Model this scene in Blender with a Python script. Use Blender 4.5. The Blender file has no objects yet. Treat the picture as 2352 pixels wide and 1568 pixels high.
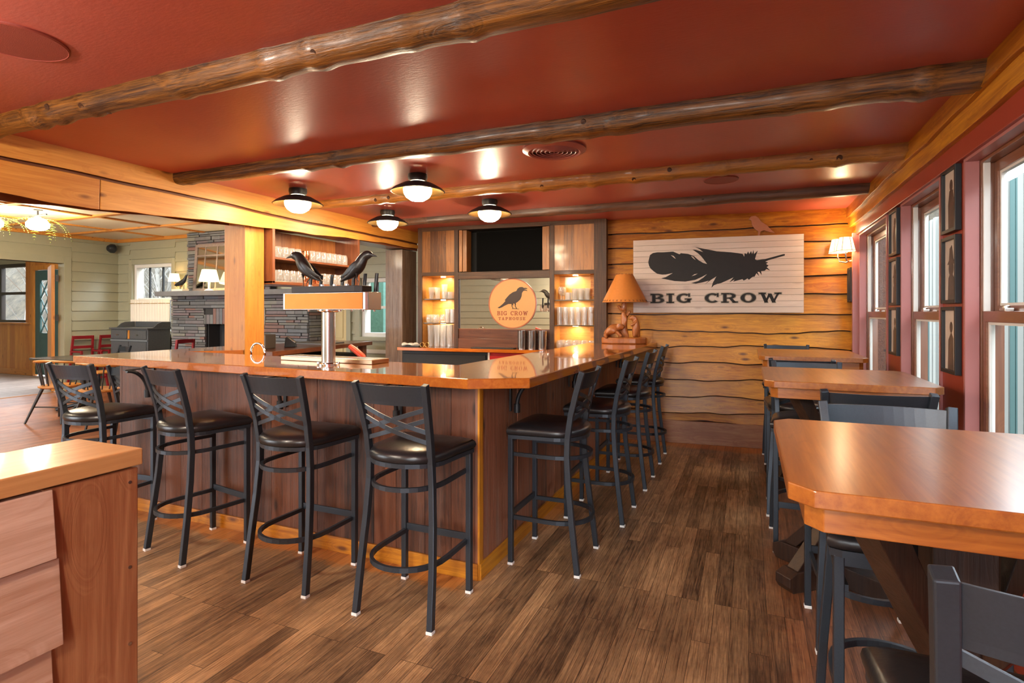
import bpy, bmesh, math, random
from mathutils import Vector, Matrix
R = math.radians
C = bpy.context.scene.collection
SC = bpy.context.scene

# ---------------------------------------------------------------- camera, world, exposure
cam_d = bpy.data.cameras.new('camera'); cam = bpy.data.objects.new('camera', cam_d); C.objects.link(cam)
cam.location = (0, 0, 1.4)
F_PX = 1283.0
cam_d.sensor_width = 36.0; cam_d.lens = 36.0 * F_PX / 2352.0
cam_d.shift_x = 0.0; cam_d.shift_y = -(784.0 - 717.0) / 2352.0
cam_d.clip_start = 0.02; cam_d.clip_end = 300
cam.rotation_euler = (R(90), 0, math.atan(544.0 / F_PX))
SC.camera = cam
W = bpy.data.worlds.new('world'); SC.world = W; W.use_nodes = True
bg = W.node_tree.nodes['Background']; bg.inputs[0].default_value = (0.90, 0.95, 1.0, 1); bg.inputs[1].default_value = 7.0
SC.view_settings.view_transform = 'Standard'; SC.view_settings.look = 'None'
SC.view_settings.exposure = 0.75; SC.view_settings.gamma = 1.0; SC.view_settings.use_curve_mapping = False
LAMP = 65.0      # ceiling globe radiance

# ---------------------------------------------------------------- helpers
def tag(o, label=None, cat=None, group=None, kind=None):
    if label: o['label'] = label
    if cat: o['category'] = cat
    if group: o['group'] = group
    if kind: o['kind'] = kind
    return o
def thing(name, label, cat, loc=(0, 0, 0), rz=0, group=None):
    o = bpy.data.objects.new(name, None); C.objects.link(o); o.empty_display_size = .05
    o.location = loc; o.rotation_euler = (0, 0, rz)
    return tag(o, label, cat, group)
def dup(root, loc, rz, label=None, group=None):
    r = root.copy(); C.objects.link(r); r.location = loc; r.rotation_euler = (0, 0, rz)
    if label: r['label'] = label
    if group: r['group'] = group
    for ch in list(root.children):
        c = ch.copy(); C.objects.link(c); c.parent = r
        for g in list(ch.children):
            d = g.copy(); C.objects.link(d); d.parent = c
    return r

class MB:
    def __init__(s): s.v = []; s.f = []; s.t = []; s.m = []; s.tone = 0.5; s.mi = 0; s.M = None
    def add(s, vs, fs):
        b = len(s.v)
        for p in vs:
            p = Vector(p)
            if s.M is not None: p = s.M @ p
            s.v.append(p)
        for f in fs: s.f.append([i + b for i in f]); s.t.append(s.tone); s.m.append(s.mi)
        return s
    def box(s, x0, x1, y0, y1, z0, z1):
        s.n = getattr(s, 'n', 0) + 1; e = (s.n % 9) * 3e-5     # keeps touching boxes from sharing a plane exactly
        x0, x1 = sorted((x0, x1)); y0, y1 = sorted((y0, y1)); z0, z1 = sorted((z0, z1))
        vs = [(x, y, z) for z in (z0 - e, z1 + e) for y in (y0 - e, y1 + e) for x in (x0 - e, x1 + e)]
        return s.add(vs, [(0, 2, 3, 1), (4, 5, 7, 6), (0, 1, 5, 4), (2, 6, 7, 3), (0, 4, 6, 2), (1, 3, 7, 5)])
    def prism(s, poly, a, b, ax='z'):
        # poly: list of 2D points; extruded from a to b along axis ax
        n = len(poly)
        def P(p, h): return (p[0], p[1], h) if ax == 'z' else ((p[0], h, p[1]) if ax == 'y' else (h, p[0], p[1]))
        vs = [P(p, a) for p in poly] + [P(p, b) for p in poly]
        return s.add(vs, [list(range(n))[::-1], list(range(n, 2 * n))] + [(i, (i + 1) % n, n + (i + 1) % n, n + i) for i in range(n)])
    def lathe(s, prof, c=(0, 0, 0), n=24, closed=False, axis='z'):
        vs = []; fs = []; m = len(prof)
        for i in range(n):
            a = 2 * math.pi * i / n
            for r, h in prof:
                if axis == 'z': vs.append((c[0] + r * math.cos(a), c[1] + r * math.sin(a), c[2] + h))
                elif axis == 'y': vs.append((c[0] + r * math.cos(a), c[1] + h, c[2] + r * math.sin(a)))
                else: vs.append((c[0] + h, c[1] + r * math.cos(a), c[2] + r * math.sin(a)))
        for i in range(n):
            j = (i + 1) % n
            for k in range(m if closed else m - 1):
                l = (k + 1) % m
                fs.append((i * m + k, j * m + k, j * m + l, i * m + l))
        if not closed:
            if prof[0][0] > 1e-6: fs.append([i * m for i in range(n)][::-1])
            if prof[-1][0] > 1e-6: fs.append([i * m + m - 1 for i in range(n)])
        return s.add(vs, fs)
    def cyl(s, p0, p1, r, r1=None, n=16):
        return s.loft([(p0, r, r), (p1, r if r1 is None else r1, r if r1 is None else r1)], n)
    def loft(s, rings, n=12, up=(0, 0, 1), power=2.0, square=False):
        # rings: (centre, radius_vertical, radius_side); ring plane is perpendicular to the path
        P = [Vector(r[0]) for r in rings]; vs = []; fs = []
        for i, (c, rv, rs) in enumerate(rings):
            t = (P[min(i + 1, len(P) - 1)] - P[max(i - 1, 0)]).normalized()
            u = Vector(up)
            if abs(t.dot(u)) > .97: u = Vector((0, 1, 0)) if abs(t.y) < .9 else Vector((1, 0, 0))
            side = t.cross(u).normalized(); w = side.cross(t).normalized()
            for k in range(n):
                if square:
                    q = [(1, 1), (-1, 1), (-1, -1), (1, -1)][k]; ca, sa = q
                else:
                    a = 2 * math.pi * k / n; ca = math.cos(a); sa = math.sin(a)
                    ca = math.copysign(abs(ca) ** (2 / power), ca); sa = math.copysign(abs(sa) ** (2 / power), sa)
                vs.append(P[i] + side * rs * ca + w * rv * sa)
        for i in range(len(P) - 1):
            for k in range(n):
                l = (k + 1) % n
                fs.append((i * n + k, i * n + l, (i + 1) * n + l, (i + 1) * n + k))
        fs.append(list(range(n))[::-1]); fs.append([(len(P) - 1) * n + k for k in range(n)])
        return s.add(vs, fs)
    def bar(s, path, h, w, up=(0, 0, 1)):      # rectangular section swept along a path (h along up, w sideways)
        return s.loft([(p, h / 2, w / 2) for p in path], 4, up, square=True)
    def tube(s, path, r, n=10): return s.loft([(p, r, r) for p in path], n)
    def build(s, name, mat, parent=None, smooth=False, bev=0, sub=0, seg=2, loc=None, rz=0):
        me = bpy.data.meshes.new(name); me.from_pydata([tuple(p) for p in s.v], [], s.f)
        mats = mat if isinstance(mat, (list, tuple)) else [mat]
        for m in mats: me.materials.append(m)
        a = me.attributes.new('tone', 'FLOAT', 'FACE'); a.data.foreach_set('value', s.t)
        me.polygons.foreach_set('material_index', s.m)
        bm = bmesh.new(); bm.from_mesh(me); bmesh.ops.recalc_face_normals(bm, faces=bm.faces); bm.to_mesh(me); bm.free()
        if smooth:
            me.polygons.foreach_set('use_smooth', [True] * len(me.polygons))
        me.update()
        o = bpy.data.objects.new(name, me); C.objects.link(o)
        if parent: o.parent = parent
        if loc is not None: o.location = loc; o.rotation_euler = (0, 0, rz)
        if bev:
            b = o.modifiers.new('bevel', 'BEVEL'); b.width = bev; b.segments = seg; b.limit_method = 'ANGLE'; b.angle_limit = R(35)
        if sub:
            b = o.modifiers.new('sub', 'SUBSURF'); b.levels = sub; b.render_levels = sub
        if smooth and not sub:
            try:
                for e in me.edges: pass
                me.set_sharp_from_angle(angle=R(40))
            except Exception: pass
        return o
def struct(mb, name, mat, parent=None, **k):
    o = mb.build(name, mat, parent, **k)
    if parent is None: o['kind'] = 'structure'
    return o
def arc(cx, cy, r, a0, a1, n, ry=None):
    ry = r if ry is None else ry
    return [(cx + r * math.cos(R(a0 + (a1 - a0) * i / n)), cy + ry * math.sin(R(a0 + (a1 - a0) * i / n))) for i in range(n + 1)]
def lerp(a, b, t): return a + (b - a) * t
def wave(seed):
    r = random.Random(seed); ph = [(r.uniform(1.2, 2.4), r.uniform(0, 6), .55), (r.uniform(3.5, 6), r.uniform(0, 6), .3), (r.uniform(9, 15), r.uniform(0, 6), .13)]
    return lambda t: sum(a * math.sin(f * t + p) for f, p, a in ph)

# ---------------------------------------------------------------- materials
_mats = {}
def NM(name):
    m = bpy.data.materials.new(name); m.use_nodes = True
    nt = m.node_tree; b = nt.nodes['Principled BSDF']
    return m, nt, b
def L(nt, a, b): nt.links.new(a, b)
def plain(name, col, rough=.5, metal=0, spec=.5, coat=0, noise=0, nscale=30, bump=0, trans=0, emis=None, est=0, ior=1.45, coat_r=.1):
    if name in _mats: return _mats[name]
    m, nt, b = NM(name)
    b.inputs['Base Color'].default_value = (*col, 1); b.inputs['Roughness'].default_value = rough; b.inputs['Metallic'].default_value = metal
    b.inputs['Specular IOR Level'].default_value = spec; b.inputs['Coat Weight'].default_value = coat; b.inputs['Coat Roughness'].default_value = coat_r
    b.inputs['Transmission Weight'].default_value = trans; b.inputs['IOR'].default_value = ior
    if emis: b.inputs['Emission Color'].default_value = (*emis, 1); b.inputs['Emission Strength'].default_value = est
    tc = nt.nodes.new('ShaderNodeTexCoord'); nz = nt.nodes.new('ShaderNodeTexNoise'); nz.inputs['Scale'].default_value = nscale; nz.inputs['Detail'].default_value = 4
    L(nt, tc.outputs['Object'], nz.inputs['Vector'])
    if noise:
        mx = nt.nodes.new('ShaderNodeMix'); mx.data_type = 'RGBA'; mx.inputs[6].default_value = (*[c * (1 - noise) for c in col], 1); mx.inputs[7].default_value = (*[min(1, c * (1 + noise)) for c in col], 1)
        L(nt, nz.outputs['Fac'], mx.inputs[0]); L(nt, mx.outputs[2], b.inputs['Base Color'])
    if bump:
        bp = nt.nodes.new('ShaderNodeBump'); bp.inputs['Strength'].default_value = bump; bp.inputs['Distance'].default_value = .01
        L(nt, nz.outputs['Fac'], bp.inputs['Height']); L(nt, bp.outputs['Normal'], b.inputs['Normal'])
    _mats[name] = m; return m

def wood(name, lo, hi, ax='x', rough=.4, coat=0, knots=.5, tonev=.5, fine=1.0, bump=.15, stretch=12, gscale=1.0, saw=0, coat_r=.08, grey=0):
    key = name + ax
    if key in _mats: return _mats[key]
    m, nt, b = NM(key); N = nt.nodes.new
    tc = N('ShaderNodeTexCoord'); at = N('ShaderNodeAttribute'); at.attribute_name = 'tone'
    sc = N('ShaderNodeVectorMath'); sc.operation = 'SCALE'; sc.inputs[0].default_value = (13.7, 27.3, 19.1); L(nt, at.outputs['Fac'], sc.inputs['Scale'])
    ad = N('ShaderNodeVectorMath'); ad.operation = 'ADD'; L(nt, tc.outputs['Object'], ad.inputs[0]); L(nt, sc.outputs[0], ad.inputs[1])
    mp = N('ShaderNodeMapping'); s3 = [stretch * gscale] * 3; s3['xyz'.index(ax)] = .9 * gscale; mp.inputs['Scale'].default_value = s3; L(nt, ad.outputs[0], mp.inputs['Vector'])
    # knots
    mk = N('ShaderNodeMapping'); k3 = [8.5] * 3; k3['xyz'.index(ax)] = 3.0; mk.inputs['Scale'].default_value = k3; L(nt, ad.outputs[0], mk.inputs['Vector'])
    vo = N('ShaderNodeTexVoronoi'); vo.inputs['Scale'].default_value = 1.0; vo.inputs['Randomness'].default_value = 1; L(nt, mk.outputs[0], vo.inputs['Vector'])
    kr = N('ShaderNodeMapRange'); kr.inputs[1].default_value = .06; kr.inputs[2].default_value = .17; kr.inputs[3].default_value = 1; kr.inputs[4].default_value = 0; L(nt, vo.outputs['Distance'], kr.inputs[0])
    kw = N('ShaderNodeMapRange'); kw.inputs[1].default_value = .0; kw.inputs[2].default_value = .45; kw.inputs[3].default_value = 1.2; kw.inputs[4].default_value = 0; L(nt, vo.outputs['Distance'], kw.inputs[0])
    # ring noise warped around knots
    n1 = N('ShaderNodeTexNoise'); n1.inputs['Scale'].default_value = .55; n1.inputs['Detail'].default_value = 3; n1.inputs['Distortion'].default_value = .6
    ws = N('ShaderNodeVectorMath'); ws.operation = 'SCALE'; ws.inputs[0].default_value = (1.5, 1.5, 1.5); L(nt, kw.outputs[0], ws.inputs['Scale'])
    wa = N('ShaderNodeVectorMath'); wa.operation = 'ADD'; L(nt, mp.outputs[0], wa.inputs[0]); L(nt, ws.outputs[0], wa.inputs[1]); L(nt, wa.outputs[0], n1.inputs['Vector'])
    mu = N('ShaderNodeMath'); mu.operation = 'MULTIPLY'; mu.inputs[1].default_value = 7; L(nt, n1.outputs['Fac'], mu.inputs[0])
    fr = N('ShaderNodeMath'); fr.operation = 'PINGPONG'; fr.inputs[1].default_value = .5; L(nt, mu.outputs[0], fr.inputs[0])
    f2 = N('ShaderNodeTexNoise'); f2.inputs['Scale'].default_value = 6 * fine; f2.inputs['Detail'].default_value = 5; f2.inputs['Roughness'].default_value = .65
    m2 = N('ShaderNodeMapping'); q3 = [8.0] * 3; q3['xyz'.index(ax)] = .45; m2.inputs['Scale'].default_value = q3; L(nt, ad.outputs[0], m2.inputs['Vector']); L(nt, m2.outputs[0], f2.inputs['Vector'])
    big = N('ShaderNodeTexNoise'); big.inputs['Scale'].default_value = 1.3; big.inputs['Detail'].default_value = 3; L(nt, ad.outputs[0], big.inputs['Vector'])
    # combine factor = .35*ring + .4*fine + .3*big + tone
    def madd(a, k, c):
        x = N('ShaderNodeMath'); x.operation = 'MULTIPLY_ADD'; L(nt, a, x.inputs[0]); x.inputs[1].default_value = k
        if isinstance(c, float): x.inputs[2].default_value = c
        else: L(nt, c, x.inputs[2])
        return x.outputs[0]
    m3 = N('ShaderNodeMapping'); t3 = [95.0] * 3; t3['xyz'.index(ax)] = 2.6; m3.inputs['Scale'].default_value = t3; L(nt, ad.outputs[0], m3.inputs['Vector'])
    f3 = N('ShaderNodeTexNoise'); f3.inputs['Scale'].default_value = 1; f3.inputs['Detail'].default_value = 4; f3.inputs['Roughness'].default_value = .7; L(nt, m3.outputs[0], f3.inputs['Vector'])
    v = madd(fr.outputs[0], .34, -1.03 - tonev * .5 - .1 * (fine - 1))
    v = madd(f2.outputs['Fac'], 1.0 * fine, v); v = madd(big.outputs['Fac'], .75, v); v = madd(f3.outputs['Fac'], .75 * fine, v); v = madd(at.outputs['Fac'], tonev, v)
    mx = N('ShaderNodeMix'); mx.data_type = 'RGBA'; mx.clamp_factor = True; mx.inputs[6].default_value = (*lo, 1); mx.inputs[7].default_value = (*hi, 1); L(nt, v, mx.inputs[0])
    col = mx.outputs[2]
    if grey:
        g = N('ShaderNodeTexNoise'); g.inputs['Scale'].default_value = 2.3; g.inputs['Detail'].default_value = 6; g.inputs['Roughness'].default_value = .7; L(nt, m2.outputs[0], g.inputs['Vector'])
        gr = N('ShaderNodeMapRange'); gr.inputs[1].default_value = .5; gr.inputs[2].default_value = .68; gr.inputs[4].default_value = grey; L(nt, g.outputs['Fac'], gr.inputs[0])
        gm = N('ShaderNodeMix'); gm.data_type = 'RGBA'; L(nt, gr.outputs[0], gm.inputs[0]); L(nt, col, gm.inputs[6]); gm.inputs[7].default_value = (.30, .25, .22, 1); col = gm.outputs[2]
    if saw:
        wv = N('ShaderNodeTexWave'); wv.inputs['Scale'].default_value = 34; wv.inputs['Distortion'].default_value = 3; wv.inputs['Detail'].default_value = 2
        wv.bands_direction = ax.upper(); L(nt, ad.outputs[0], wv.inputs['Vector'])
        sm = N('ShaderNodeMix'); sm.data_type = 'RGBA'; sm.blend_type = 'MULTIPLY'; sm.inputs[0].default_value = saw
        L(nt, col, sm.inputs[6]); L(nt, wv.outputs['Color'], sm.inputs[7]); col = sm.outputs[2]
    if knots:
        km = N('ShaderNodeMix'); km.data_type = 'RGBA'; kk = N('ShaderNodeMath'); kk.operation = 'MULTIPLY'; kk.inputs[1].default_value = knots; L(nt, kr.outputs[0], kk.inputs[0])
        L(nt, kk.outputs[0], km.inputs[0]); L(nt, col, km.inputs[6]); km.inputs[7].default_value = (lo[0] * .3, lo[1] * .22, lo[2] * .25, 1); col = km.outputs[2]
    L(nt, col, b.inputs['Base Color'])
    b.inputs['Roughness'].default_value = rough; b.inputs['Coat Weight'].default_value = coat; b.inputs['Coat Roughness'].default_value = coat_r
    bp = N('ShaderNodeBump'); bp.inputs['Strength'].default_value = bump; bp.inputs['Distance'].default_value = .004; L(nt, v, bp.inputs['Height']); L(nt, bp.outputs['Normal'], b.inputs['Normal'])
    _mats[key] = m; return m

def pine(ax): return wood('pine', (.42, .14, .018), (.72, .34, .065), ax, .45, .08, .85, .7, coat_r=.25)
def honey(ax): return wood('honey', (.30, .088, .004), (.80, .36, .018), ax, .45, .1, .9, .5, coat_r=.25)
def barn(ax): return wood('barn', (.014, .006, .004), (.14, .045, .018), ax, .5, .05, .75, .6, fine=1.5, bump=.5, grey=.10)
def barnlight(ax): return wood('barnlight', (.035, .014, .010), (.30, .11, .055), ax, .5, .05, .8, .6, fine=1.6, bump=.5, grey=.45)
def hutchframe(ax): return wood('hutchframe', (.026, .011, .006), (.14, .058, .022), ax, .55, .03, .1, .3, fine=1.2, bump=.4, saw=.45)
def hutchpanel(ax): return wood('hutchpanel', (.08, .026, .006), (.44, .17, .03), ax, .42, .15, .7, .7, bump=.3)
def counterw(ax): return wood('counter', (.40, .10, .008), (.70, .25, .022), ax, .2, 1.0, 0, .35, fine=.8, bump=.03, coat_r=.04)
def tablew(ax): return wood('table', (.25, .066, .008), (.56, .20, .028), ax, .32, .55, 0, .3, fine=.9, bump=.02, coat_r=.22)
def logw(ax): return wood('log', (.035, .012, .003), (.46, .18, .025), ax, .4, .22, .35, .9, fine=1.25, bump=.9, coat_r=.2, gscale=1.3)
def logdark(ax): return wood('logdark', (.03, .013, .008), (.22, .09, .04), ax, .5, .2, .3, .4, fine=1, bump=.5, coat_r=.25, grey=.3)
def kneew(ax): return wood('kneewood', (.24, .08, .03), (.56, .27, .12), ax, .5, .1, .8, .4, fine=.8, bump=.3)
def lapw(ax): return wood('lapwood', (.36, .19, .12), (.66, .46, .36), ax, .55, .05, .3, .5, fine=.9, bump=.3)
def capw(ax): return wood('capwood', (.40, .18, .06), (.66, .36, .15), ax, .35, .3, .2, .3, fine=.9, bump=.15)
def redbrown(ax): return wood('redbrown', (.13, .035, .014), (.34, .12, .05), ax, .35, .4, .1, .4, bump=.1)
def trimwood(ax): return wood('winwood', (.16, .05, .02), (.30, .12, .055), ax, .3, .3, 0, .3, bump=.05)
def whiteboard(ax): return wood('signboard', (.62, .50, .42), (.80, .70, .62), ax, .5, 0, .25, .3, fine=.7, bump=.1)

black = plain('black_metal', (.012, .014, .017), .42, .0, .6, noise=.2, nscale=300, bump=.03)
stoolm = plain('stool_metal', (.042, .052, .066), .36, .55, .6, noise=.15, nscale=200, bump=.02)
vinyl = plain('black_vinyl', (.012, .012, .014), .3, 0, .6, noise=.2, nscale=60, bump=.06)
glide = plain('white_glide', (.75, .75, .73), .5)
sage = plain('sage_paint', (.33, .32, .22), .38, 0, .5, noise=.05, nscale=8, bump=.03)
cream = plain('cream_paint', (.66, .58, .44), .42, noise=.04, nscale=3, bump=.05)
redp = plain('red_paint', (.30, .042, .022), .36, 0, .5, noise=.06, nscale=12, bump=.03)
ceilm = plain('ceiling_red', (.42, .088, .062), .33, 0, .5, noise=.07, nscale=6, bump=0)
pinkp = plain('pink_casing', (.42, .16, .15), .35, 0, .5, noise=.05, nscale=10)
steel = plain('brushed_steel', (.55, .53, .50), .26, 1, .5, noise=.08, nscale=80)
chrome = plain('chrome', (.75, .75, .76), .08, 1)
copper = plain('copper_fascia', (.36, .115, .026), .36, 1, noise=.12, nscale=12)
brass = plain('brass_inner', (.75, .50, .18), .3, 1)
glass = plain('clear_glass', (1, 1, 1), .06, 0, .8, trans=.80, ior=1.5, coat=1, coat_r=.03)
pane = plain('window_glass', (.95, 1, 1), .0, 0, .5, trans=1, ior=1.02)
whitep = plain('white_paint', (.72, .70, .66), .4, noise=.05, nscale=20)
tealp = plain('teal_paint', (.045, .11, .115), .4, noise=.1, nscale=15)
darkblk = plain('dark_cabinet', (.012, .011, .010), .5, noise=.3, nscale=20)
redenam = plain('red_enamel', (.50, .012, .010), .35, noise=.05)
charcoal = plain('charcoal_paint', (.075, .080, .088), .4, noise=.25, nscale=40)
redwood = plain('red_stain', (.22, .012, .016), .3, noise=.2, nscale=20)
mirrorm = plain('mirror', (.86, .86, .86), .015, 1)
carved = plain('carved_wood', (.34, .11, .026), .42, 0, .5, coat=.2, noise=.3, nscale=22, bump=.5)
shadep = plain('parchment', (.56, .195, .034), .6, noise=.1, nscale=40, bump=.1)
shadein = plain('shade_lining', (.75, .78, .80), .6)
ink = plain('dark_ink', (.012, .009, .009), .6, noise=.3, nscale=30)
globem = plain('lit_globe', (1, .97, .9), .3, emis=(1.0, .80, .52), est=LAMP)
# ceiling bump at brush scale
nt = ceilm.node_tree; nz = nt.nodes.new('ShaderNodeTexNoise'); nz.inputs['Scale'].default_value = 90; nz.inputs['Detail'].default_value = 3
tcn = nt.nodes.new('ShaderNodeTexCoord'); mpn = nt.nodes.new('ShaderNodeMapping'); mpn.inputs['Scale'].default_value = (.35, 1, 1); L(nt, tcn.outputs['Object'], mpn.inputs[0]); L(nt, mpn.outputs[0], nz.inputs['Vector'])
bp = nt.nodes.new('ShaderNodeBump'); bp.inputs['Strength'].default_value = .22; bp.inputs['Distance'].default_value = .003; L(nt, nz.outputs['Fac'], bp.inputs['Height']); L(nt, bp.outputs[0], nt.nodes['Principled BSDF'].inputs['Normal'])

def floor_material(name, lo, hi, fresh, wear=True, rough=.42, along='y', bw=.076):
    m, nt, b = NM(name); N = nt.nodes.new
    tc = N('ShaderNodeTexCoord'); sp = N('ShaderNodeSeparateXYZ'); L(nt, tc.outputs['Object'], sp.inputs[0])
    cb = N('ShaderNodeCombineXYZ')
    L(nt, sp.outputs['Y' if along == 'y' else 'X'], cb.inputs[0]); L(nt, sp.outputs['X' if along == 'y' else 'Y'], cb.inputs[1])
    br = N('ShaderNodeTexBrick'); br.offset = .37; br.offset_frequency = 3; br.squash = 1
    br.inputs['Color1'].default_value = (0, 0, 0, 1); br.inputs['Color2'].default_value = (1, 1, 1, 1); br.inputs['Mortar'].default_value = (.5, .5, .5, 1)
    br.inputs['Scale'].default_value = 1; br.inputs['Brick Width'].default_value = .95; br.inputs['Row Height'].default_value = bw; br.inputs['Mortar Size'].default_value = .0011; br.inputs['Mortar Smooth'].default_value = .3; br.inputs['Bias'].default_value = 0
    L(nt, cb.outputs[0], br.inputs['Vector'])
    off = N('ShaderNodeVectorMath'); off.operation = 'MULTIPLY_ADD'; off.inputs[1].default_value = (9, 31, 5); L(nt, br.outputs['Color'], off.inputs[0]); L(nt, cb.outputs[0], off.inputs[2])
    mp = N('ShaderNodeMapping'); mp.inputs['Scale'].default_value = (2.2, 42, 1); L(nt, off.outputs[0], mp.inputs['Vector'])
    g = N('ShaderNodeTexNoise'); g.inputs['Scale'].default_value = 1.4; g.inputs['Detail'].default_value = 6; g.inputs['Roughness'].default_value = .7; g.inputs['Distortion'].default_value = .9; L(nt, mp.outputs[0], g.inputs['Vector'])
    w = N('ShaderNodeTexNoise'); w.inputs['Scale'].default_value = .9; w.inputs['Detail'].default_value = 5; w.inputs['Roughness'].default_value = .6; L(nt, tc.outputs['Object'], w.inputs['Vector'])
    w2 = N('ShaderNodeTexNoise'); w2.inputs['Scale'].default_value = 7; w2.inputs['Detail'].default_value = 6; w2.inputs['Roughness'].default_value = .75; L(nt, tc.outputs['Object'], w2.inputs['Vector'])
    def madd(a, k, c):
        x = N('ShaderNodeMath'); x.operation = 'MULTIPLY_ADD'; L(nt, a, x.inputs[0]); x.inputs[1].default_value = k
        if isinstance(c, float): x.inputs[2].default_value = c
        else: L(nt, c, x.inputs[2])
        return x.outputs[0]
    v = madd(br.outputs['Color'], .50, -.92); v = madd(g.outputs['Fac'], 1.35, v); v = madd(w.outputs['Fac'], .75, v); v = madd(w2.outputs['Fac'], .35, v)
    mx = N('ShaderNodeMix'); mx.data_type = 'RGBA'; mx.clamp_factor = True; L(nt, v, mx.inputs[0]); mx.inputs[6].default_value = (*lo, 1); mx.inputs[7].default_value = (*hi, 1)
    col = mx.outputs[2]
    dkn = N('ShaderNodeTexNoise'); dkn.inputs['Scale'].default_value = 1.7; dkn.inputs['Detail'].default_value = 8; dkn.inputs['Roughness'].default_value = .72; dmp = N('ShaderNodeMapping'); dmp.inputs['Scale'].default_value = (1.5, .8, 1); dmp.inputs['Location'].default_value = (3.3, 1.2, 0); L(nt, tc.outputs['Object'], dmp.inputs[0]); L(nt, dmp.outputs[0], dkn.inputs['Vector'])
    dr = N('ShaderNodeMapRange'); dr.inputs[1].default_value = .42; dr.inputs[2].default_value = .66; dr.inputs[3].default_value = 0; dr.inputs[4].default_value = .72 if wear else .25; L(nt, dkn.outputs['Fac'], dr.inputs[0])
    sm = N('ShaderNodeMix'); sm.data_type = 'RGBA'; sm.blend_type = 'MULTIPLY'; L(nt, dr.outputs[0], sm.inputs[0]); L(nt, col, sm.inputs[6]); sm.inputs[7].default_value = (.30, .24, .22, 1); col = sm.outputs[2]
    gmp = N('ShaderNodeMapping'); gmp.inputs['Scale'].default_value = (7, 260, 1); L(nt, off.outputs[0], gmp.inputs['Vector']); gn = N('ShaderNodeTexNoise'); gn.inputs['Scale'].default_value = 1; gn.inputs['Detail'].default_value = 2; L(nt, gmp.outputs[0], gn.inputs['Vector'])
    gr = N('ShaderNodeMapRange'); gr.inputs[1].default_value = .50; gr.inputs[2].default_value = .62; gr.inputs[4].default_value = .6; L(nt, gn.outputs['Fac'], gr.inputs[0])
    gx = N('ShaderNodeMix'); gx.data_type = 'RGBA'; gx.blend_type = 'MULTIPLY'; L(nt, gr.outputs[0], gx.inputs[0]); L(nt, col, gx.inputs[6]); gx.inputs[7].default_value = (.35, .28, .24, 1); col = gx.outputs[2]
    if wear:
        # finish worn off except in a strip along the bar base and the end wall
        def mth(op, a, c, clamp=False):
            x = N('ShaderNodeMath'); x.operation = op; x.use_clamp = clamp
            for i, q in enumerate((a, c)):
                if isinstance(q, (int, float)): x.inputs[i].default_value = q
                else: L(nt, q, x.inputs[i])
            return x.outputs[0]
        wob = madd(w2.outputs['Fac'], .26, -.13)
        yy = mth('ADD', sp.outputs['Y'], wob); xx = mth('ADD', sp.outputs['X'], wob)
        a1 = mth('MULTIPLY', mth('SUBTRACT', yy, 2.46), 22, True); a2 = mth('MULTIPLY', mth('SUBTRACT', -1.33, xx), 22, True)
        s1 = mth('MULTIPLY', a1, a2)
        s2 = mth('MULTIPLY', mth('SUBTRACT', yy, 5.98), 9, True)
        a3 = mth('MULTIPLY', mth('SUBTRACT', -1.17, xx), 25, True); s3 = mth('MULTIPLY', a3, mth('MULTIPLY', mth('SUBTRACT', yy, 3.3), 2, True))
        msk = mth('MAXIMUM', mth('MAXIMUM', s1, s2), s3)
        fm = N('ShaderNodeMix'); fm.data_type = 'RGBA'; fm.inputs[6].default_value = (fresh[0] * .5, fresh[1] * .42, fresh[2] * .4, 1); fm.inputs[7].default_value = (*fresh, 1); L(nt, v, fm.inputs[0]); fm.clamp_factor = True
        mm = N('ShaderNodeMix'); mm.data_type = 'RGBA'; L(nt, mth('MULTIPLY', msk, .8), mm.inputs[0]); L(nt, col, mm.inputs[6]); L(nt, fm.outputs[2], mm.inputs[7]); col = mm.outputs[2]
        # darker reddish finish by the tables
        r1 = mth('MULTIPLY', mth('SUBTRACT', xx, -.05), 4, True)
        rm = N('ShaderNodeMix'); rm.data_type = 'RGBA'; rm.blend_type = 'MULTIPLY'; L(nt, mth('MULTIPLY', r1, .85), rm.inputs[0]); L(nt, col, rm.inputs[6]); rm.inputs[7].default_value = (.50, .25, .17, 1); col = rm.outputs[2]
    dk = N('ShaderNodeMix'); dk.data_type = 'RGBA'; L(nt, br.outputs['Fac'], dk.inputs[0]); L(nt, col, dk.inputs[6]); dk.inputs[7].default_value = (.02, .009, .004, 1)
    L(nt, dk.outputs[2], b.inputs['Base Color'])
    rr = N('ShaderNodeMapRange'); rr.inputs[3].default_value = rough - .1; rr.inputs[4].default_value = rough + .18; L(nt, w2.outputs['Fac'], rr.inputs[0]); L(nt, rr.outputs[0], b.inputs['Roughness'])
    bpn = N('ShaderNodeBump'); bpn.inputs['Strength'].default_value = .25; bpn.inputs['Distance'].default_value = .003; L(nt, v, bpn.inputs['Height']); L(nt, bpn.outputs[0], b.inputs['Normal'])
    return m
floor_main = floor_material('oak_floor_worn', (.030, .014, .009), (.66, .39, .19), (.62, .22, .035))
floor_left = floor_material('oak_floor_gloss', (.20, .055, .02), (.52, .20, .08), (.5, .2, .05), wear=False, rough=.3)
floor_hall = floor_material('grey_plank_floor', (.22, .16, .13), (.48, .40, .36), (.5, .2, .05), wear=False, rough=.4, bw=.1)

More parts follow.
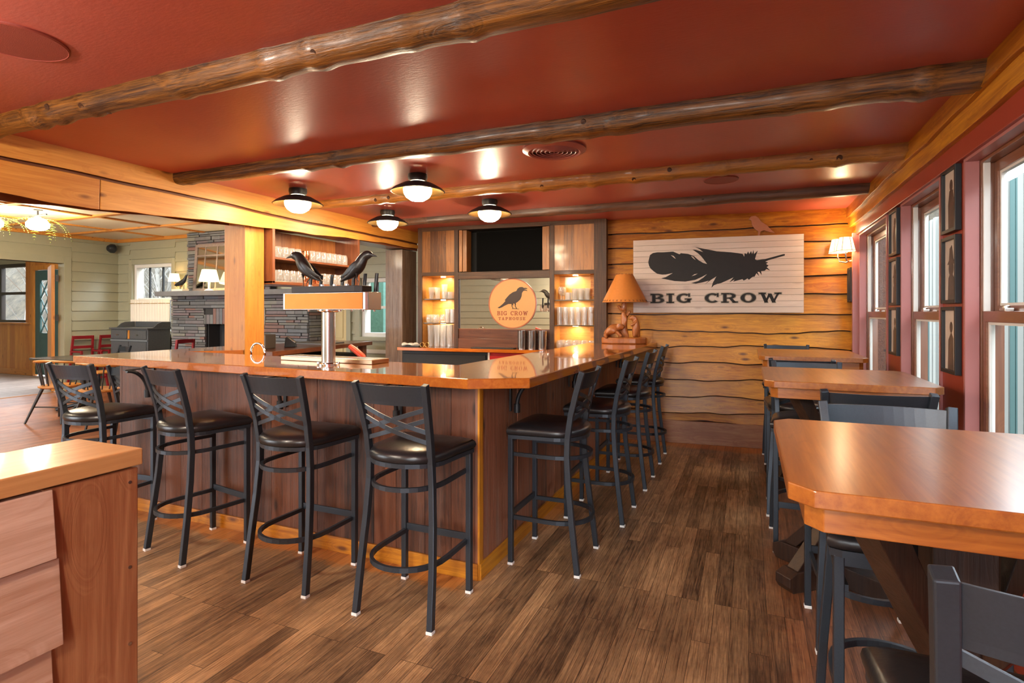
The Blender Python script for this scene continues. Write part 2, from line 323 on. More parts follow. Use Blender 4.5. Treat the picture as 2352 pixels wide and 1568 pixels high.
def stone_material():
    m, nt, b = NM('ledge_stone'); N = nt.nodes.new
    at = N('ShaderNodeAttribute'); at.attribute_name = 'tone'
    cr = N('ShaderNodeValToRGB'); cr.color_ramp.interpolation = 'CONSTANT'
    cols = [(.12, .12, .135), (.17, .175, .19), (.08, .085, .10), (.19, .19, .165), (.15, .105, .125), (.10, .12, .15), (.19, .075, .06), (.15, .165, .18), (.135, .12, .14), (.08, .08, .08)]
    e = cr.color_ramp.elements; e[0].color = (*cols[0], 1); e[1].position = .1; e[1].color = (*cols[1], 1)
    for i in range(2, 10): x = e.new(i / 10); x.color = (*cols[i], 1)
    L(nt, at.outputs['Fac'], cr.inputs[0])
    tc = N('ShaderNodeTexCoord'); nz = N('ShaderNodeTexNoise'); nz.inputs['Scale'].default_value = 14; nz.inputs['Detail'].default_value = 6; L(nt, tc.outputs['Object'], nz.inputs['Vector'])
    mx = N('ShaderNodeMix'); mx.data_type = 'RGBA'; mx.blend_type = 'MULTIPLY'; mx.inputs[0].default_value = .5; L(nt, cr.outputs[0], mx.inputs[6]); L(nt, nz.outputs['Fac'], mx.inputs[7])
    ga = N('ShaderNodeBrightContrast'); ga.inputs[1].default_value = .06; L(nt, mx.outputs[2], ga.inputs[0]); L(nt, ga.outputs[0], b.inputs['Base Color'])
    b.inputs['Roughness'].default_value = .45
    bp = N('ShaderNodeBump'); bp.inputs['Strength'].default_value = .4; bp.inputs['Distance'].default_value = .01; L(nt, nz.outputs['Fac'], bp.inputs['Height']); L(nt, bp.outputs[0], b.inputs['Normal'])
    return m
stone = stone_material(); mortar = plain('dark_mortar', (.03, .03, .032), .8)

def shade_material(name, col, est):      # a lit lamp shade: thin translucent cloth with a bulb behind it
    return plain(name, col, .7, emis=col, est=est)
litshade = shade_material('lit_shade', (1.0, .74, .36), 1.6)
# ---------------------------------------------------------------- shell of the bar room
ZC = 2.43; XW = .96
struct(MB().box(-4.6, 1.2, -2.5, 6.6, -.06, 0), 'floor', floor_main)
struct(MB().box(-11.2, -4.6, -2.5, 7.2, -.06, 0), 'floor_lounge', floor_left)
struct(MB().box(-18, -11.2, 0, 8.5, -.07, -.004), 'floor_hall', floor_hall)
struct(MB().box(-11.23, -11.15, 4.0, 6.1, -.02, .006), 'trim_threshold', pine('y'), bev=.002)
struct(MB().box(-4.0, 1.25, -2.6, 6.9, ZC, ZC + .08), 'ceiling', ceilm)
struct(MB().box(-11.3, -4.05, -2.6, 7.1, 2.79, 2.87), 'ceiling_lounge', cream)

def live_plank(mb, O, e, nr, s0, s1, zt, zb, amp, d0, d1, seed, n=64, wt=None):
    O = Vector(O); e = Vector(e); nr = Vector(nr); w = wave(seed); ww = wt
    vs = []; fs = []
    for i in range(n + 1):
        s = lerp(s0, s1, i / n); p = O + e * s; bz = zb + amp * w(s * 1.7); tz = zt + (amp * ww(s * 1.7) if ww else 0)
        for d, z in ((0, tz + .012), (d0, tz + .012), (d1, bz), (0, bz)): q = p + nr * d; vs.append((q.x, q.y, z))
    for i in range(n):
        for k in range(4): l = (k + 1) % 4; fs.append((i * 4 + k, i * 4 + l, (i + 1) * 4 + l, (i + 1) * 4 + k))
    fs += [(0, 1, 2, 3), tuple(n * 4 + k for k in (3, 2, 1, 0))]
    mb.add(vs, fs)
rnd = random.Random(4)
# end wall of honey live-edge planks (slightly out of square)
SL = .078; An = math.atan(SL); eb = Vector((math.cos(An), math.sin(An), 0)); nb = Vector((math.sin(An), -math.cos(An), 0)); OB = Vector((-1.6, 6.38 - SL * 2.5, 0))
struct(MB().prism([(-1.42, 6.42 - SL * 2.32), (1.3, 6.42 + SL * .4), (1.3, 7.0), (-1.42, 7.0)], -.05, 2.9), 'wall_back', barn('x'))
struct(MB().box(-4.2, -1.42, 6.8, 6.9, 0, 2.9), 'wall_back_hidden', barn('x'))
mb = MB()
zs = [2.46, 2.275, 2.11, 1.945, 1.775, 1.585, 1.387, 1.20, 1.04, .86, .69, .505, .34, .235]
for i in range(len(zs) - 1):
    mb.tone = rnd.random(); am = lambda j: .024 if zs[j] < 1.5 else .009
    wu = wave(99 + i); sc_ = am(i - 1) / am(i) if i else 0
    live_plank(mb, OB, eb, nb, -.05, 2.62, zs[i] - .024, zs[i + 1], am(i), .010, .036, 100 + i, 110, (lambda t, wu=wu, sc_=sc_: wu(t) * sc_))
struct(mb, 'wall_back_planks', honey('x'), bev=.002)
mb = MB(); mb.tone = .6; mb.M = Matrix.Translation(OB) @ Matrix.Rotation(An, 4, 'Z'); mb.box(-.05, 2.6, -.045, .01, 0, .24)
struct(mb, 'baseboard_back', kneew('x'), bev=.003)

# right (window) wall
WINS = [(.95, 2.30), (2.45, 3.30), (3.68, 4.51), (4.95, 6.06)]
ZS, ZH = .62, 2.13
mb = MB(); mb.box(XW, XW + .13, -2.5, 6.14, 0, ZS); mb.box(XW, XW + .13, -2.5, 6.14, ZH, ZC)
ys = [-2.5] + [q for w in WINS for q in w] + [6.14]
for i in range(0, len(ys), 2): mb.box(XW, XW + .13, ys[i], ys[i + 1], ZS, ZH)
struct(mb, 'wall_right', redp)
struct(MB().box(.93, XW + .05, -2.5, 6.12, ZH, ZC), 'trim_1', redp, bev=.004)
mb = MB()
for ya, yb in WINS:
    for y in (ya - .012, yb - .008): mb.box(XW - .012, XW + .043, y, y + .02, ZS, ZH)
    mb.box(XW - .012, XW + .043, ya, yb, ZH - .014, ZH + .004)
struct(mb, 'trim_2', pinkp)
struct(MB().box(.9, .96, 6.105, 6.14, 0, ZH + .02), 'trim_3', pinkp, bev=.003)
mb = MB()
for i, (zt, zb) in enumerate([(2.46, 2.28), (2.28, 2.1), (2.1, 1.93), (1.93, 1.76), (1.76, 1.58), (1.58, 1.39), (1.39, 1.2), (1.2, 1.04), (1.04, .86), (.86, .69), (.69, .5), (.5, .33), (.33, .0)]):
    mb.tone = rnd.random(); live_plank(mb, (.955, 6.14, 0), (0, 1, 0), (-1, 0, 0), 0, .5, zt - .024, zb, .006, .008, .034, 300 + i, 12)
struct(mb, 'wall_right_planks', honey('y'), bev=.002)
struct(MB().box(.955, 1.3, 6.145, 6.7, 0, ZC), 'wall_corner', barn('y'))
# ceiling-edge boards over the windows
mb = MB(); mb.tone = .25; live_plank(mb, (.95, -1, 0), (0, 1, 0), (-1, 0, 0), 0, 7.45, 2.43, 2.325, .012, .06, .07, 11, 120)
struct(mb, 'trim_4', honey('y'), bev=.003)
mb = MB(); mb.tone = .35; live_plank(mb, (.95, -1, 0), (0, 1, 0), (-1, 0, 0), 0, 7.42, 2.318, 2.225, .006, .045, .05, 12, 120, wave(11))
struct(mb, 'trim_5', honey('y'), bev=.003)

for k, (ya, yb) in enumerate(WINS):
    t = tag(bpy.data.objects.new('window_%d' % (k + 1), None), kind='structure'); C.objects.link(t); t.location = (XW, ya, 0)
    w = yb - ya; F = trimwood('z'); Fy = trimwood('y')
    mb = MB(); mb.box(.045, .135, 0, .018, ZS, ZH); mb.box(.045, .135, w - .018, w, ZS, ZH); mb.box(.045, .135, 0, w, ZH - .03, ZH); mb.box(-.02, .135, 0, w, ZS, ZS + .035)
    mb.build('jamb', F, t, bev=.002)
    mb = MB()
    for y in (.018, w - .032): mb.box(.052, .078, y, y + .014, 1.405, ZH - .03)
    mb.build('side_track', whitep, t, bev=.002)
    for nm, x, za, zb in (('upper_sash', .095, 1.375, ZH - .03), ('lower_sash', .052, ZS + .035, 1.405)):
        mb = MB(); yl, yr = .02, w - .02
        mb.box(x, x + .035, yl, yl + .04, za, zb); mb.box(x, x + .035, yr - .04, yr, za, zb); mb.box(x, x + .035, yl, yr, zb - .05, zb); mb.box(x, x + .035, yl, yr, za, za + .055)
        sa = mb.build(nm, Fy, t, bev=.003)
        mb = MB(); a, b_, c, d = yl + .04, yr - .04, za + .055, zb - .05
        for q in ((a, a + .014, c, d), (b_ - .014, b_, c, d), (a, b_, c, c + .012), (a, b_, d - .012, d)): mb.box(x + .008, x + .03, *q)
        mb.build('glazing_bead', whitep, sa)
        MB().box(x + .015, x + .019, a, b_, c, d).build('pane', pane, sa)
    mb = MB()
    for y in (w * .3, w * .7): mb.box(.055, .088, y, y + .06, 1.405, 1.418); mb.cyl((.07, y + .03, 1.41), (.07, y + .03, 1.43), .014)
    mb.build('sash_lock', steel, t, bev=.002)

# ---------------------------------------------------------------- ceiling logs
def log(name, yn, a0, a1, mat, seed, label, knob=.0, pw=2.0, x0=-3.95, x1=.89):
    mb = MB(); w = wave(seed); w2 = wave(seed + 50); rings = []; r_ = random.Random(seed); n = 170
    kn = [(r_.uniform(x0, x1), r_.uniform(.4, 1)) for _ in range(18)]
    for i in range(n + 1):
        x = lerp(x0, x1, i / n); k = sum(a * math.exp(-((x - c) / .035) ** 2) for c, a in kn) * knob; a_ = lerp(a0, a1, i / n)
        rings.append(((x, yn + a_ + .004 * w2(x * 1.3), ZC - .004), a_ * 1.15 + .005 * w(x * 3) + k, a_ + .003 * w2(x * 4) + k * .7))
    mb.tone = r_.random(); mb.loft(rings, 24, power=pw)
    o = mb.build(name, mat, smooth=True); tag(o, label, 'ceiling beam', 'log beams under the red ceiling')
    for c, a in kn[:12]:      # cut branch stubs
        mb = MB()
        a_ = lerp(a0, a1, (c - x0) / (x1 - x0)); an = r_.uniform(-2.8, -.9); u = Vector((0, math.cos(an), math.sin(an))); ctr = Vector((c, yn + a_, ZC))
        mb.cyl(ctr + u * a_ * .7, ctr + u * (a_ * (1.0 + .13 * abs(math.sin(an))) + knob * a + .002), .022 * a + .008, .013 * a + .005, 12)
        mb.build('branch_stub', plain('stub_wood', (.05, .018, .007), .5, noise=.5, nscale=60, bump=.5), o, smooth=True)
    return o
log('ceiling_log', 1.63, .060, .080, logw('x'), 21, 'knotty varnished ceiling log nearest the camera, running toward the pine header', .013, 2.3)
log('ceiling_log', 2.835, .060, .083, logw('x'), 22, 'second ceiling log from the camera, squared, passing beside the round air vent', .007, 3.0)
log('ceiling_log', 4.045, .052, .075, logw('x'), 23, 'knobbly ceiling log between the two pairs of globe lights', .013, 2.3)
log('ceiling_log', 5.20, .050, .065, logdark('x'), 24, 'dark straight ceiling log closest to the end wall', .004, 3.0)

# pine header over the bar's left side
def header():
    mb = MB(); mb.tone = .95
    zb = lambda y: (2.10 if y < 1.6 else lerp(2.10, 2.07, (y - 1.6) / .7) if y < 2.3 else lerp(2.07, 2.155, (y - 2.3) / 1.35) if y < 3.65 else lerp(2.155, 2.225, (y - 3.65) / 2.5)) + .014 * wave(7)(y * 1.6)
    zm = lambda y: 2.30 - .003 * y + .012 * wave(9)(y * 1.2)
    n = 150
    def strip(y0, y1, top, bot, x0, x1, mbx):
        vs = []; fs = []; m = max(6, int(n * (y1 - y0) / 7))
        for i in range(m + 1):
            y = lerp(y0, y1, i / m)
            for x, z in ((x0, top(y)), (x1, top(y)), (x1 - .008, bot(y)), (x0, bot(y) + .02)): vs.append((x, y, z))
        for i in range(m):
            for k in range(4): l = (k + 1) % 4; fs.append((i * 4 + k, i * 4 + l, (i + 1) * 4 + l, (i + 1) * 4 + k))
        fs += [(0, 1, 2, 3), tuple(m * 4 + k for k in (3, 2, 1, 0))]
        mbx.add(vs, fs)
    t = thing('header_beam', 'pale pine header beam with wavy live-edge boards between bar room and lounge', 'beam', (0, 0, 0))
    a = MB(); a.tone = .7; strip(-.6, 6.2, lambda y: 2.435, zm, -4.0, -3.935, a); a.build('upper_board', pine('y'), t, bev=.004)
    a = MB(); a.tone = .55; strip(-.6, 2.335, lambda y: zm(y) - .02, zb, -4.0, -3.945, a); a.build('lower_board', pine('y'), t, bev=.004)
    a = MB(); a.tone = .9; strip(2.341, 6.2, lambda y: zm(y) - .02, zb, -4.0, -3.945, a); a.build('lower_board', pine('y'), t, bev=.004)
    a = MB(); a.tone = .2; a.box(-4.24, -3.998, -.6, 6.25, 2.20, 2.8); a.build('core_beam', redbrown('y'), t)
    a = MB(); a.tone = .5; strip(-.6, 6.25, lambda y: 2.5, lambda y: zb(y + .3) + .01, -4.29, -4.235, a); a.build('rear_board', redbrown('y'), t, bev=.003)
header()
mb = MB(); mb.tone = .8; mb.box(-4.30, -4.05, 3.58, 3.79, 0, 2.19)
tag(mb.build('pine_post', pine('z'), bev=.004), 'pale knotty pine post standing at the end of the bar counter', 'post')
mb = MB(); mb.tone = .5; mb.box(-4.26, -4.005, 5.92, 6.24, 0, 2.19)
tag(mb.build('barnwood_post', wood('greypost', (.07, .035, .02), (.30, .19, .12), 'z', .5, .1, .1, .3, fine=1.2, bump=.5, saw=.3, grey=.4), bev=.004), 'dark rough-sawn barnwood post left of the back bar cabinet', 'post')

# ceiling fittings
t = thing('air_vent', 'round mauve-red ceiling air vent with concentric rings', 'vent', (-1.13, 3.345, ZC))
MB().lathe([(.155, 0), (.195, 0), (.20, -.012), (.165, -.028), (.155, -.022)], n=48, closed=True).build('rim', pinkp, t, smooth=True)
for r in (.03, .058, .086, .112, .138): MB().lathe([(r - .004, -.022), (r + .010, -.004), (r + .013, -.006), (r - .001, -.026)], n=40, closed=True).build('ring', pinkp, t, smooth=True)
MB().lathe([(.155, -.001), (.157, -.003), (.0, -.003)], n=40).build('duct', black, t)
mb = MB()
for a in (0, 90): mb.M = Matrix.Rotation(R(a + 20), 4, 'Z'); mb.box(-.15, .15, -.003, .003, -.02, -.006)
mb.build('cross_bar', pinkp, t)
for (x, y, r, lb) in ((-2.56, 1.215, .165, 'large round red speaker grille on the ceiling at the far left'), (-.2, 4.62, .13, 'small round red ceiling speaker between the two far logs')):
    t = thing('ceiling_speaker', lb, 'speaker', (x, y, ZC), group='round ceiling speakers')
    MB().lathe([(r, 0), (r, -.006), (r - .006, -.009), (r - .008, -.007), (0, -.008)], n=48).build('grille', plain('grille_red', (.26, .05, .035), .5, bump=.2, nscale=400), t, smooth=True)

def bulb_light(x, y, z, pw, col=(1.0, .84, .62), r=.09):
    l = bpy.data.lights.new('bulb', 'POINT'); l.energy = pw; l.color = col; l.shadow_soft_size = r
    o = bpy.data.objects.new('lamp_bulb', l); C.objects.link(o); o.location = (x, y, z)
BULB = 6.0
def ceiling_light(x, y, lb, pw=BULB, k=1.14, zc=ZC, warm=(1.0, .82, .58)):
    t = thing('ceiling_light', lb, 'ceiling light', (x, y, zc), group='dome ceiling lights over the bar'); K = lambda pr: [(r * k, z * k * 1.0) for r, z in pr]
    MB().lathe(K([(.062, 0), (.065, -.02), (.058, -.045), (.03, -.05), (0, -.05)]), n=28).build('canopy', black, t, smooth=True)
    MB().lathe(K([(.05, -.048), (.10, -.062), (.155, -.092), (.178, -.112), (.174, -.113), (.15, -.098), (.098, -.068), (.05, -.054)]), n=40, closed=True).build('shade', black, t, smooth=True)
    MB().lathe(K([(.052, -.0565), (.098, -.071), (.149, -.101), (.172, -.115), (.168, -.1155), (.149, -.104), (.098, -.074), (.052, -.059)]), n=40, closed=True).build('reflector', brass, t, smooth=True)
    MB().lathe(K([(.085, -.078), (.094, -.10), (.09, -.125), (.075, -.150), (.045, -.170), (0, -.178)]), n=28).build('globe', globem, t, smooth=True)
    bulb_light(x, y, zc - .178 * k - .06, pw, warm, .05)
ceiling_light(-3.47, 3.60, 'lit dome ceiling light in front of the pine header, leftmost of four')
ceiling_light(-2.28, 3.57, 'lit dome ceiling light hanging largest in view over the bar')
ceiling_light(-3.37, 4.72, 'lit dome ceiling light further back, beside the far end of the header')
ceiling_light(-2.19, 4.64, 'lit dome ceiling light in front of the black television')
ceiling_light(-2.6, .2, 'added unseen dome light on the left behind the camera, brightens the bar room', 52, warm=(1, .93, .84))  # the lamps behind the camera are added, unseen, to brighten the room
ceiling_light(-.4, -.9, 'added unseen dome light behind the camera, brightens the bar room', 56, warm=(1, .93, .84))
ceiling_light(-2.9, -1.6, 'added unseen dome light near the rear wall behind the camera, brightens the bar room', 40, warm=(1, .93, .84))
# ---------------------------------------------------------------- knee wall in the left foreground
t = thing('half_wall', 'waist-high wooden half wall with flat cap in the left foreground', 'half wall', (-1.45, .5, 0))
mb = MB(); mb.tone = .5; mb.box(-.135, .115, -1.6, .386, 1.037, 1.076); mb.build('cap', capw('y'), t, bev=.003)
mb = MB(); mb.tone = .65; mb.box(-.12, .107, .185, .380, 0, 1.032); mb.build('end_post', kneew('z'), t, bev=.003)
MB().box(-.12, .09, -1.6, .19, 0, 1.03).build('core', kneew('z'), t)
zz = [1.032, .885, .70, .51, .33, .15, 0]
for i in range(6):
    mb = MB(); mb.tone = [.85, .55, .35, .6, .5, .4][i]; e = [.20, .212, .198, .205, .2, .2][i]
    mb.prism([(.09, zz[i + 1] + .004), (.128, zz[i + 1] + .004), (.112, zz[i] - .002), (.09, zz[i] - .002)], -1.6, e, 'y'); mb.build('lap_board', lapw('y'), t, bev=.002)
mb = MB()
for y, z in ((.36, 1.0), (.2, .93), (.36, .8), (.36, .62)): mb.cyl((.106, y, z), (.109, y, z), .004, n=8)
mb.build('nail_head', steel, t)
# ---------------------------------------------------------------- the bar
cnt = [(-4.72, 2.60), (-1.283, 2.462), (-1.012, 2.616), (-.915, 6.20), (-1.40, 6.17), (-1.42, 5.90), (-1.60, 5.86), (-1.68, 3.087), (-4.36, 3.27), (-4.06, 3.572), (-4.31, 3.575), (-4.31, 3.95), (-4.72, 3.95)]
mb = MB(); mb.prism(cnt, 1.018, 1.07)
tag(mb.build('bar_counter', counterw('y'), bev=.004), 'glossy amber wooden bar top wrapping around the taproom bar', 'counter')
# vertical barn boards, corner trims and base boards
t = thing('bar_island', 'dark reclaimed-board bar front under the glossy counter', 'bar', (-1.3, 2.62, 0))
def boards_x(x0, x1, y, dirn, z0, z1, mat, nm, thk=.02, wid=(.13, .22), seed=1):
    r_ = random.Random(seed); x = x0; mb = MB()
    while x < x1 - .02:
        w = min(r_.uniform(*wid), x1 - x); mb.tone = r_.random(); j = r_.uniform(0, .003)
        if dirn == 'x': mb.box(x + .0012, x + w - .0012, y + j, y + thk, z0, z1)
        else: mb.box(y - thk, y - j, x + .0012, x + w - .0012, z0, z1)
        x += w
    return mb
mb = boards_x(-2.88, 0, -.0, 'x', .08, 1.018, None, '', seed=3); mb.build('front_boards', barn('z'), t)
mb = boards_x(0, 3.56, 0.0, 'y', .08, 1.018, None, '', seed=5); mb.build('side_boards', barnlight('z'), t)
mb = MB(); mb.box(-2.9, -2.88, 0, .95, 0, 1.018); mb.build('end_panel', barn('z'), t)
mb = MB(); mb.box(-2.88, -.06, .02, .10, 0, 1.0); mb.box(-.10, -.02, .02, 3.5, 0, 1.0); mb.build('frame', darkblk, t)
mb = MB(); mb.tone = .9; mb.box(-.004, .008, -.006, .028, .0, 1.018); mb.box(-.002, .003, .034, .05, .085, 1.018); mb.build('corner_trim', honey('z'), t, bev=.002)
mb = MB(); mb.tone = .45; mb.box(-2.88, .0, -.014, .0, 0, .085); mb.build('base_board', honey('x'), t, bev=.002)
mb = MB(); mb.tone = .55; mb.box(0, .014, -.0, 3.56, 0, .085); mb.build('base_board', honey('y'), t, bev=.002)

def bracket(x, y, rz, lb):
    b = thing('counter_bracket', lb, 'bracket', (x, y, 1.018), rz, 'iron brackets under the bar counter')
    mb = MB(); mb.box(-.012, .012, -.008, 0, -.20, 0); mb.box(-.012, .012, -.20, 0, -.008, 0); mb.build('angle_strap', black, b, bev=.001)
    p = [(0, -.195 + .155 * (1 - math.cos(R(a))) , -.012 - .165 * math.sin(R(a)) ) for a in range(0, 91, 9)]
    p = [(0, -.18, -.012)] + [(0, -.045 - .135 * math.cos(R(a)), -.165 + .15 * 1 - .15 * math.sin(R(a)) ) for a in (0,)] if False else [(0, -.045 - .14 * (1 - math.sin(R(a))), -.012 - .155 * (1 - math.cos(R(a)))) for a in range(0, 91, 9)]
    MB().tube(p, .012).build('curved_arm', black, b, smooth=True)
    MB().cyl((0, -.045, -.155), (0, -.045, -.205), .019).build('end_cap', black, b, smooth=True)
bracket(-3.83, 2.617, 0, 'iron bracket under the counter between the two leftmost bar stools')
bracket(-2.62, 2.617, 0, 'iron bracket under the counter above the second stool from the left')
bracket(-1.78, 2.617, 0, 'iron bracket under the counter between the two front stools nearest the corner')
bracket(-1.297, 3.03, R(90), 'iron bracket on the aisle side, beside the chamfered counter corner')
bracket(-1.297, 4.2, R(90), 'iron bracket on the aisle side behind the second aisle stool')
bracket(-1.297, 5.9, R(90), 'iron bracket on the aisle side nearest the end wall')

# ---------------------------------------------------------------- bar stools
def ring_path(z, r=.028):
    return [(-.178, .195, z)] + [(-.182 * math.cos(R(a)) * (1 if a in (0, 180) else 1), -.01 - .215 * math.sin(R(a)) ** .8 if 0 < a < 180 else -.01, z) for a in range(0, 181, 12)] + [(.178, .195, z)]
def make_stool(name='bar_stool'):
    t = thing(name, 'x', 'bar stool')
    # cushion: straight front, rounded back
    def plan(s, dz):
        p = []
        for a in range(0, 181, 10): p.append((.205 * s * math.cos(R(a)) * -1 if False else .205 * s * math.cos(R(180 + a)), (-.01 - .20 * abs(math.sin(R(a))) ** .75 * s)))
        p += [(.213 * s, .10 * s), (.222 * s, .205 * s), (.19 * s, .218 * s), (0, .222 * s), (-.19 * s, .218 * s), (-.222 * s, .205 * s), (-.213 * s, .10 * s)]
        return p
    def cushion(levels):
        mb = MB(); n = len(plan(1, 0)); vs = []; fs = []
        for s, z in levels: vs += [(x, y, z) for x, y in plan(s, 0)]
        for i in range(len(levels) - 1):
            for k in range(n): l = (k + 1) % n; fs.append((i * n + k, i * n + l, (i + 1) * n + l, (i + 1) * n + k))
        fs.append(list(range(n))[::-1]); fs.append([(len(levels) - 1) * n + k for k in range(n)]); mb.add(vs, fs); return mb
    cushion([(.95, .722), (.985, .728), (1.0, .742), (.985, .756), (.93, .768), (.8, .778), (.55, .787), (.25, .790)]).build('seat', vinyl, t, smooth=True)
    cushion([(.90, .700), (.965, .702), (.965, .722), (.90, .722)]).build('seat_frame', stoolm, t)
    for sx in (-1, 1):
        MB().bar([(sx * .19, .19, .012), (sx * .19, .19, .705)], .028, .028, (0, 1, 0)).build('leg', stoolm, t, bev=.003)
        path = [(sx * .200, -.195, .012), (sx * .192, -.165, .25), (sx * .180, -.142, .45), (sx * .170, -.130, .62), (sx * .167, -.132, .72), (sx * .170, -.150, .84), (sx * .176, -.178, .95), (sx * .183, -.205, 1.04), (sx * .187, -.220, 1.085)]
        MB().bar(path, .030, .028, (0, 1, 0)).build('leg', stoolm, t, bev=.003)
        MB().box(sx * .19 - .0155, sx * .19 + .0155, .1745, .2055, 0, .014).build('foot_glide', glide, t, bev=.002); MB().box(sx * .2 - .0155, sx * .2 + .0155, -.2115, -.18, 0, .014).build('foot_glide', glide, t, bev=.002)
    MB().bar(ring_path(.26), .022, .016).build('foot_ring', stoolm, t, smooth=False)
    MB().bar([(x * .97, y * .97 + .004, z) for x, y, z in ring_path(.61)], .020, .015).build('upper_ring', stoolm, t)
    MB().box(-.18, .18, .184, .196, .262, .296).build('front_bar', stoolm, t, bev=.001)
    MB().box(-.18, .18, .186, .202, .676, .706).build('front_rail', stoolm, t, bev=.001)
    # curved crest plate
    mb = MB(); vs = []; fs = []; n = 12
    for i in range(n + 1):
        x = lerp(-.176, .176, i / n); b_ = -.030 * (1 - (x / .176) ** 2)
        for y, z in ((-.190 + b_, .985), (-.186 + b_ - .003, .985), (-.216 + b_ - .003, 1.072 + .004), (-.220 + b_ + .006, 1.072 + .004)):
            vs.append((x, y, z))
    for i in range(n):
        for k in range(4): l = (k + 1) % 4; fs.append((i * 4 + k, i * 4 + l, (i + 1) * 4 + l, (i + 1) * 4 + k))
    fs += [(0, 1, 2, 3), tuple(n * 4 + k for k in (3, 2, 1, 0))]
    mb.add(vs, fs); mb.build('crest_rail', stoolm, t, bev=.001)
    for sx in (-1, 1):
        for dz in (0, -.048):
            pth = []
            for i in range(11):
                u = i / 10; x = sx * lerp(-.172, .172, u); z = lerp(.972, .862, u) + dz
                yb = lerp(-.180, -.148, (.99 - z) / .17); pth.append((x, yb - .034 * math.sin(math.pi * u) - (.004 if sx > 0 else 0), z))
            MB().bar(pth, .020, .006).build('cross_slat', stoolm, t, bev=.0005)
    return t
stool0 = make_stool(); used = [0]
def stool(x, y, rz, label, group='black cross-back stools along the bar'):
    if not used[0]:
        used[0] = 1; stool0.location = (x, y, 0); stool0.rotation_euler = (0, 0, R(rz)); stool0['label'] = label; stool0['group'] = group; return stool0
    return dup(stool0, (x, y, 0), R(rz), label, group)
stool(-1.477, 2.297, 0, 'black cross-back bar stool at the bar front nearest the chamfered counter corner')
stool(-2.205, 2.325, 0, 'black cross-back bar stool at the bar front, second from the corner')
stool(-3.03, 2.345, -10, 'black cross-back bar stool turned slightly, second from the left at the bar front')
stool(-3.87, 2.32, 4, 'leftmost black cross-back bar stool with light falling on its seat')
stool(-1.03, 3.052, 90, 'nearest of the black cross-back stools along the aisle side of the bar')
stool(-.955, 3.84, 90, 'second black cross-back stool down the aisle side of the bar')
stool(-.945, 4.645, 90, 'third black cross-back stool down the aisle side of the bar')
stool(-.955, 5.48, 91, 'black cross-back stool on the aisle side closest to the end wall')
g = 'black cross-back stools at the window tables'
stool(.412, 1.04, -2, 'black cross-back stool in the bottom right corner, back toward the camera', g)
stool(.428, 2.04, 180, 'black cross-back stool tucked under the near table with its seat facing the camera', g)
stool(.457, 2.81, 3, 'black cross-back stool on the near side of the middle window table', g)
stool(.335, 3.80, 180, 'black cross-back stool on the far side of the middle window table', g)
stool(.325, 4.42, 0, 'black cross-back stool on the near side of the far window table', g)
stool(.335, 5.84, 180, 'black cross-back stool between the far window table and the end wall', g)

# ---------------------------------------------------------------- window tables
def pub_table(y0, y1, label):
    x0, x1 = .07, .795; cy = (y0 + y1) / 2; cx = (x0 + x1) / 2
    t = thing('pub_table', label, 'table', (cx, cy, 0), group='tall wooden tables along the windows')
    a = (x1 - x0) / 2; b_ = (y1 - y0) / 2; c = .05 if True else .1
    def octo(a, b_, cx_, cy_): return [(-a + cx_, -b_), (a - cx_, -b_), (a, -b_ + cy_), (a, b_ - cy_), (a - cx_, b_), (-a + cx_, b_), (-a, b_ - cy_), (-a, -b_ + cy_)]
    MB().prism(octo(a, b_, .042, .045), 1.036, 1.07).build('tabletop', tablew('y'), t, bev=.003)
    mb = MB(); p = octo(a - .03, b_ - .03, .03, .035); q = octo(a - .05, b_ - .052, .028, .032); n = 8
    vs = [(x, y, z) for z in (.984, 1.036) for x, y in p] + [(x, y, z) for z in (.984, 1.036) for x, y in q]; fs = []
    for i in range(n):
        j = (i + 1) % n; fs += [(i, j, n + j, n + i), (2 * n + j, 2 * n + i, 3 * n + i, 3 * n + j), (i, 2 * n + i, 2 * n + j, j)]
    mb.add(vs, fs); mb.build('apron', tablew('x'), t, bev=.002)
    dk = wood('darkpost', (.018, .008, .005), (.075, .032, .016), 'z', .45, .2, .2, .3, bump=.3)
    MB().box(-.06, .06, -.06, .06, .07, .99).build('post', dk, t, bev=.005)
    for ang in (40, 140, 220, 320):
        L1 = .34
        M = Matrix.Rotation(R(ang), 4, 'Z')
        mb = MB(); mb.M = M; mb.prism([(.05, 0), (L1, 0), (L1 + .02, .03), (L1 + .02, .075), (L1 - .03, .10), (.05, .10)], -.05, .05, 'y'); mb.build('foot', dk, t, bev=.003)
        mb = MB(); mb.M = M; mb.prism([(.06, .28), (.06, .36), (L1 - .04, .10), (L1 - .12, .10)], -.035, .035, 'y'); mb.build('foot_brace', dk, t, bev=.003)
        mb = MB(); mb.M = M; mb.prism([(.06, .60), (.06, .70), (.22, .985), (.30, .985), (.30, .975)], -.035, .035, 'y'); mb.build('top_brace', dk, t, bev=.003)
    mb = MB(); mb.box(-.30, .30, -.035, .035, .94, .98); mb.build('cross_bearer', dk, t)
    return t
pub_table(1.17, 1.935, 'octagonal-cornered tall wooden table nearest the camera, glossy amber top')
pub_table(2.97, 3.74, 'tall wooden table with clipped corners, middle of the three by the windows')
pub_table(4.66, 5.58, 'tall wooden table with clipped corners closest to the end wall')
